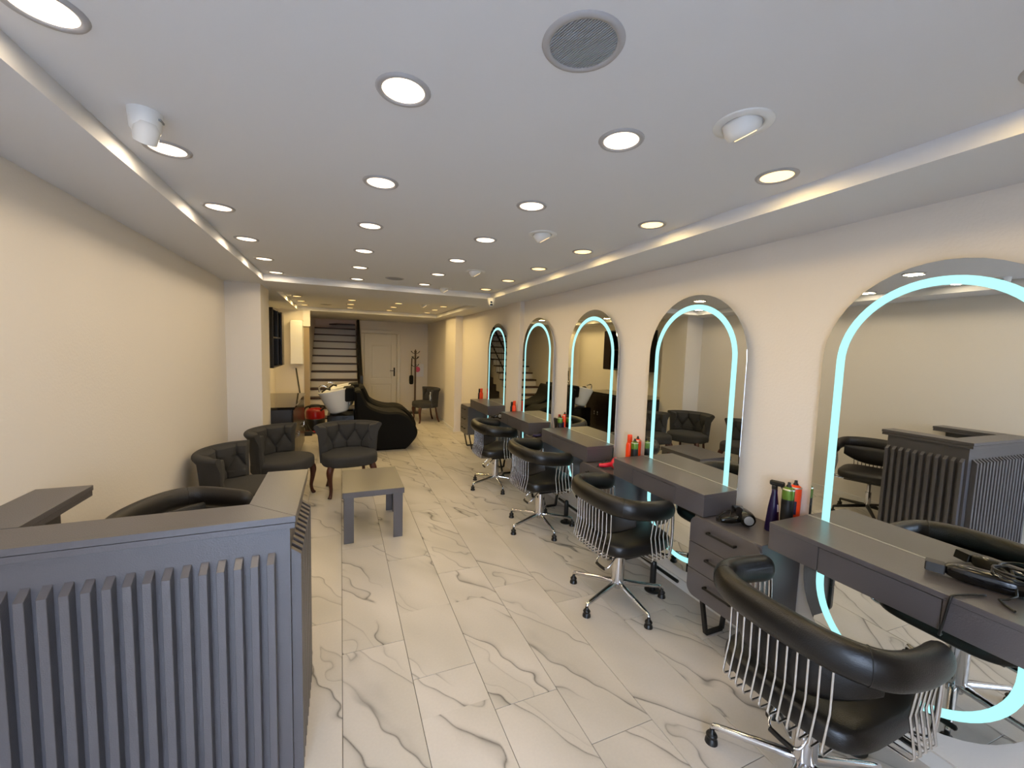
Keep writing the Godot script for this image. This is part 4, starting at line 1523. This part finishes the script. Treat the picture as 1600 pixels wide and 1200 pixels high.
func dryer(at: Vector3, turn: float, m: Material, label: String, tilt := 0.0) -> void:
	var o := thing("hair_dryer", label, "hair dryer", at, turn)
	var xf := Transform3D(Basis(Vector3(0, 0, 1), tilt), Vector3(0, 0.046, 0))
	var b := geo()
	var lay := Transform3D(xf.basis * Basis(Vector3(0, 0, 1), PI / 2), xf.origin)
	lathe(b, [Vector2(0, -0.085), Vector2(0.030, -0.083), Vector2(0.040, -0.070), Vector2(0.042, -0.04), Vector2(0.036, 0.02), Vector2(0.028, 0.06), Vector2(0.026, 0.075), Vector2(0, 0.075)], 24, lay)
	part("barrel", b, m, o)
	var g := geo()
	lathe(g, [Vector2(0.0, -0.0865), Vector2(0.024, -0.0865), Vector2(0.026, -0.082)], 20, lay)
	part("rear_grille", g, M["grey plastic"], o)
	var n := geo()
	bx(n, Vector3(-0.135, -0.010, -0.030), Vector3(-0.074, 0.010, 0.030), 0.004, xf)
	part("nozzle", n, M["black plastic"], o)
	var h := geo()
	tube(h, [Vector3(0.035, -0.01, 0.03), Vector3(0.055, -0.018, 0.085), Vector3(0.06, -0.02, 0.135)], [0.020, 0.018, 0.015], 12, false, xf)
	part("handle", h, m, o)
	var c := geo()
	tube(c, curve([Vector3(0.06, 0.018, 0.135), Vector3(0.03, 0.008, 0.15), Vector3(-0.03, 0.006, 0.13), Vector3(-0.06, 0.03, 0.09), Vector3(-0.04, 0.05, 0.06), Vector3(0.0, 0.012, 0.08), Vector3(0.04, 0.006, 0.10), Vector3(-0.01, 0.006, 0.14), Vector3(-0.06, 0.006, 0.12)], 6), 0.004, 6)
	part("cord", c, M["black plastic"], o)

func small_things() -> void:
	var y := 0.75
	# first cabinet: dryer, purple bottle, two cans
	dryer(Vector3(2.14, y, -1.565), -2.2, M["gloss black"], "black hair dryer with coiled cord on the cabinet beside the purple bottle")
	trigger_bottle(Vector3(2.205, y, -1.445), 1.9)
	var oc := spray_can(Vector3(2.19, y, -1.362), 0.30, M["green metal"], M["black plastic"], "tall green and black spray can between purple bottle and orange can")
	oc.name = numbered("spray_can")
	spray_can(Vector3(2.205, y, -1.322 + 0.0), 0.0 + 0.30, M["orange"], M["orange"], "orange spray can next to the green and black can").position = Vector3(2.262, y, -1.372)
	# second cabinet
	dryer(Vector3(2.12, y, -2.73), -2.2, M["pink plastic"], "red hair dryer lying on the cabinet before the orange bottles")
	bottle(Vector3(2.20, y, -2.665), 0.29, 0.028, M["orange"], M["orange"], "orange bottle behind the red hair dryer")
	spray_can(Vector3(2.262, y, -2.640), 0.28, M["orange"], M["orange"], "slim orange spray can beside the orange bottle")
	spray_can(Vector3(2.20, y, -2.600), 0.27, M["green metal"], M["black plastic"], "green and black spray can behind the red hair dryer")
	# third cabinet
	dryer(Vector3(2.10, y, -3.955), -2.2, M["purple plastic"], "dark purple hair dryer on the cabinet with the round brush")
	var br := thing("hair_brush", "black fan-shaped hair brush standing on the third cabinet", "brush", Vector3(2.21, y, -3.93))
	var bh := geo()
	prism(bh, PackedVector2Array([Vector2(-0.012, 0.0), Vector2(0.012, 0.0), Vector2(0.014, 0.13), Vector2(0.04, 0.20), Vector2(0.036, 0.22), Vector2(-0.036, 0.22), Vector2(-0.04, 0.20), Vector2(-0.014, 0.13)]), -0.010, 0.010, 0, 0.002)
	part("brush_head", bh, M["black plastic"], br)
	bottle(Vector3(2.22, y, -3.875), 0.27, 0.020, M["label white"], M["red plastic"], "white bottle with red cap beside the fan-shaped brush")
	spray_can(Vector3(2.262, y, -3.835), 0.30, M["orange"], M["orange"], "orange spray can beside the red-capped bottle")
	spray_can(Vector3(2.20, y, -3.822), 0.27, M["green metal"], M["black plastic"], "green and black spray can beside the red-capped bottle")
	# fourth and fifth
	dryer(Vector3(2.08, y, -5.26), -2.2, M["gloss black"], "black hair dryer on the cabinet before the flat pilaster")
	bottle(Vector3(2.19, y, -5.07), 0.27, 0.028, M["orange"], M["orange"], "orange bottle in front of the flat pilaster")
	bottle(Vector3(2.18, y, -5.13), 0.25, 0.024, M["black plastic"], M["black plastic"], "black bottle in front of the flat pilaster")
	bottle(Vector3(2.20, y, -6.52), 0.30, 0.030, M["orange"], M["orange"], "orange bottle on the last cabinet")
	bottle(Vector3(2.19, y, -6.585), 0.29, 0.026, M["black plastic"], M["black plastic"], "black bottle on the last cabinet")
	# clippers with a coiled lead on the first shelf
	var o := thing("hair_clipper", "black hair clippers with coiled lead lying on the first styling shelf", "clippers", Vector3(2.16, 0.891, -0.66), 0.35)
	var b := geo()
	cushion(b, Vector3(0, 0.030, 0.03), Vector3(0.034, 0.030, 0.105), 0.6, 0.6, 24, 12)
	part("body", b, M["gloss black"], o)
	var n := geo()
	prism(n, PackedVector2Array([Vector2(-0.030, 0.012), Vector2(0.030, 0.012), Vector2(0.022, 0.044), Vector2(-0.022, 0.044)]), -0.07, -0.125, 2, 0.003)
	part("blade", n, M["black plastic"], o)
	var c := geo()
	var loop := []
	for k in 40:
		var t := TAU * k / 13.0
		loop.append(Vector3(0.02 + cos(t) * 0.055, 0.055 + 0.006 * sin(t * 1.3) + 0.0006 * k, 0.09 + sin(t) * 0.045))
	loop.append(Vector3(-0.06, 0.02, 0.10))
	loop.append(Vector3(-0.10, 0.006, 0.06))
	loop.append(Vector3(-0.16, 0.005, 0.09))
	tube(c, curve(loop, 2), 0.0042, 6)
	part("cord", c, M["black plastic"], o)
	var cd := thing("power_lead", "black lead hanging over the front of the first styling shelf", "lead", Vector3(0, 0, 0))
	var cg := geo()
	tube(cg, curve([Vector3(2.08, 0.897, -0.60), Vector3(2.02, 0.897, -0.625), Vector3(1.966, 0.897, -0.64), Vector3(1.953, 0.88, -0.643), Vector3(1.952, 0.80, -0.652), Vector3(1.955, 0.744, -0.66), Vector3(1.975, 0.738, -0.662)], 5), 0.0042, 6)
	part("cable", cg, M["black plastic"], cd)
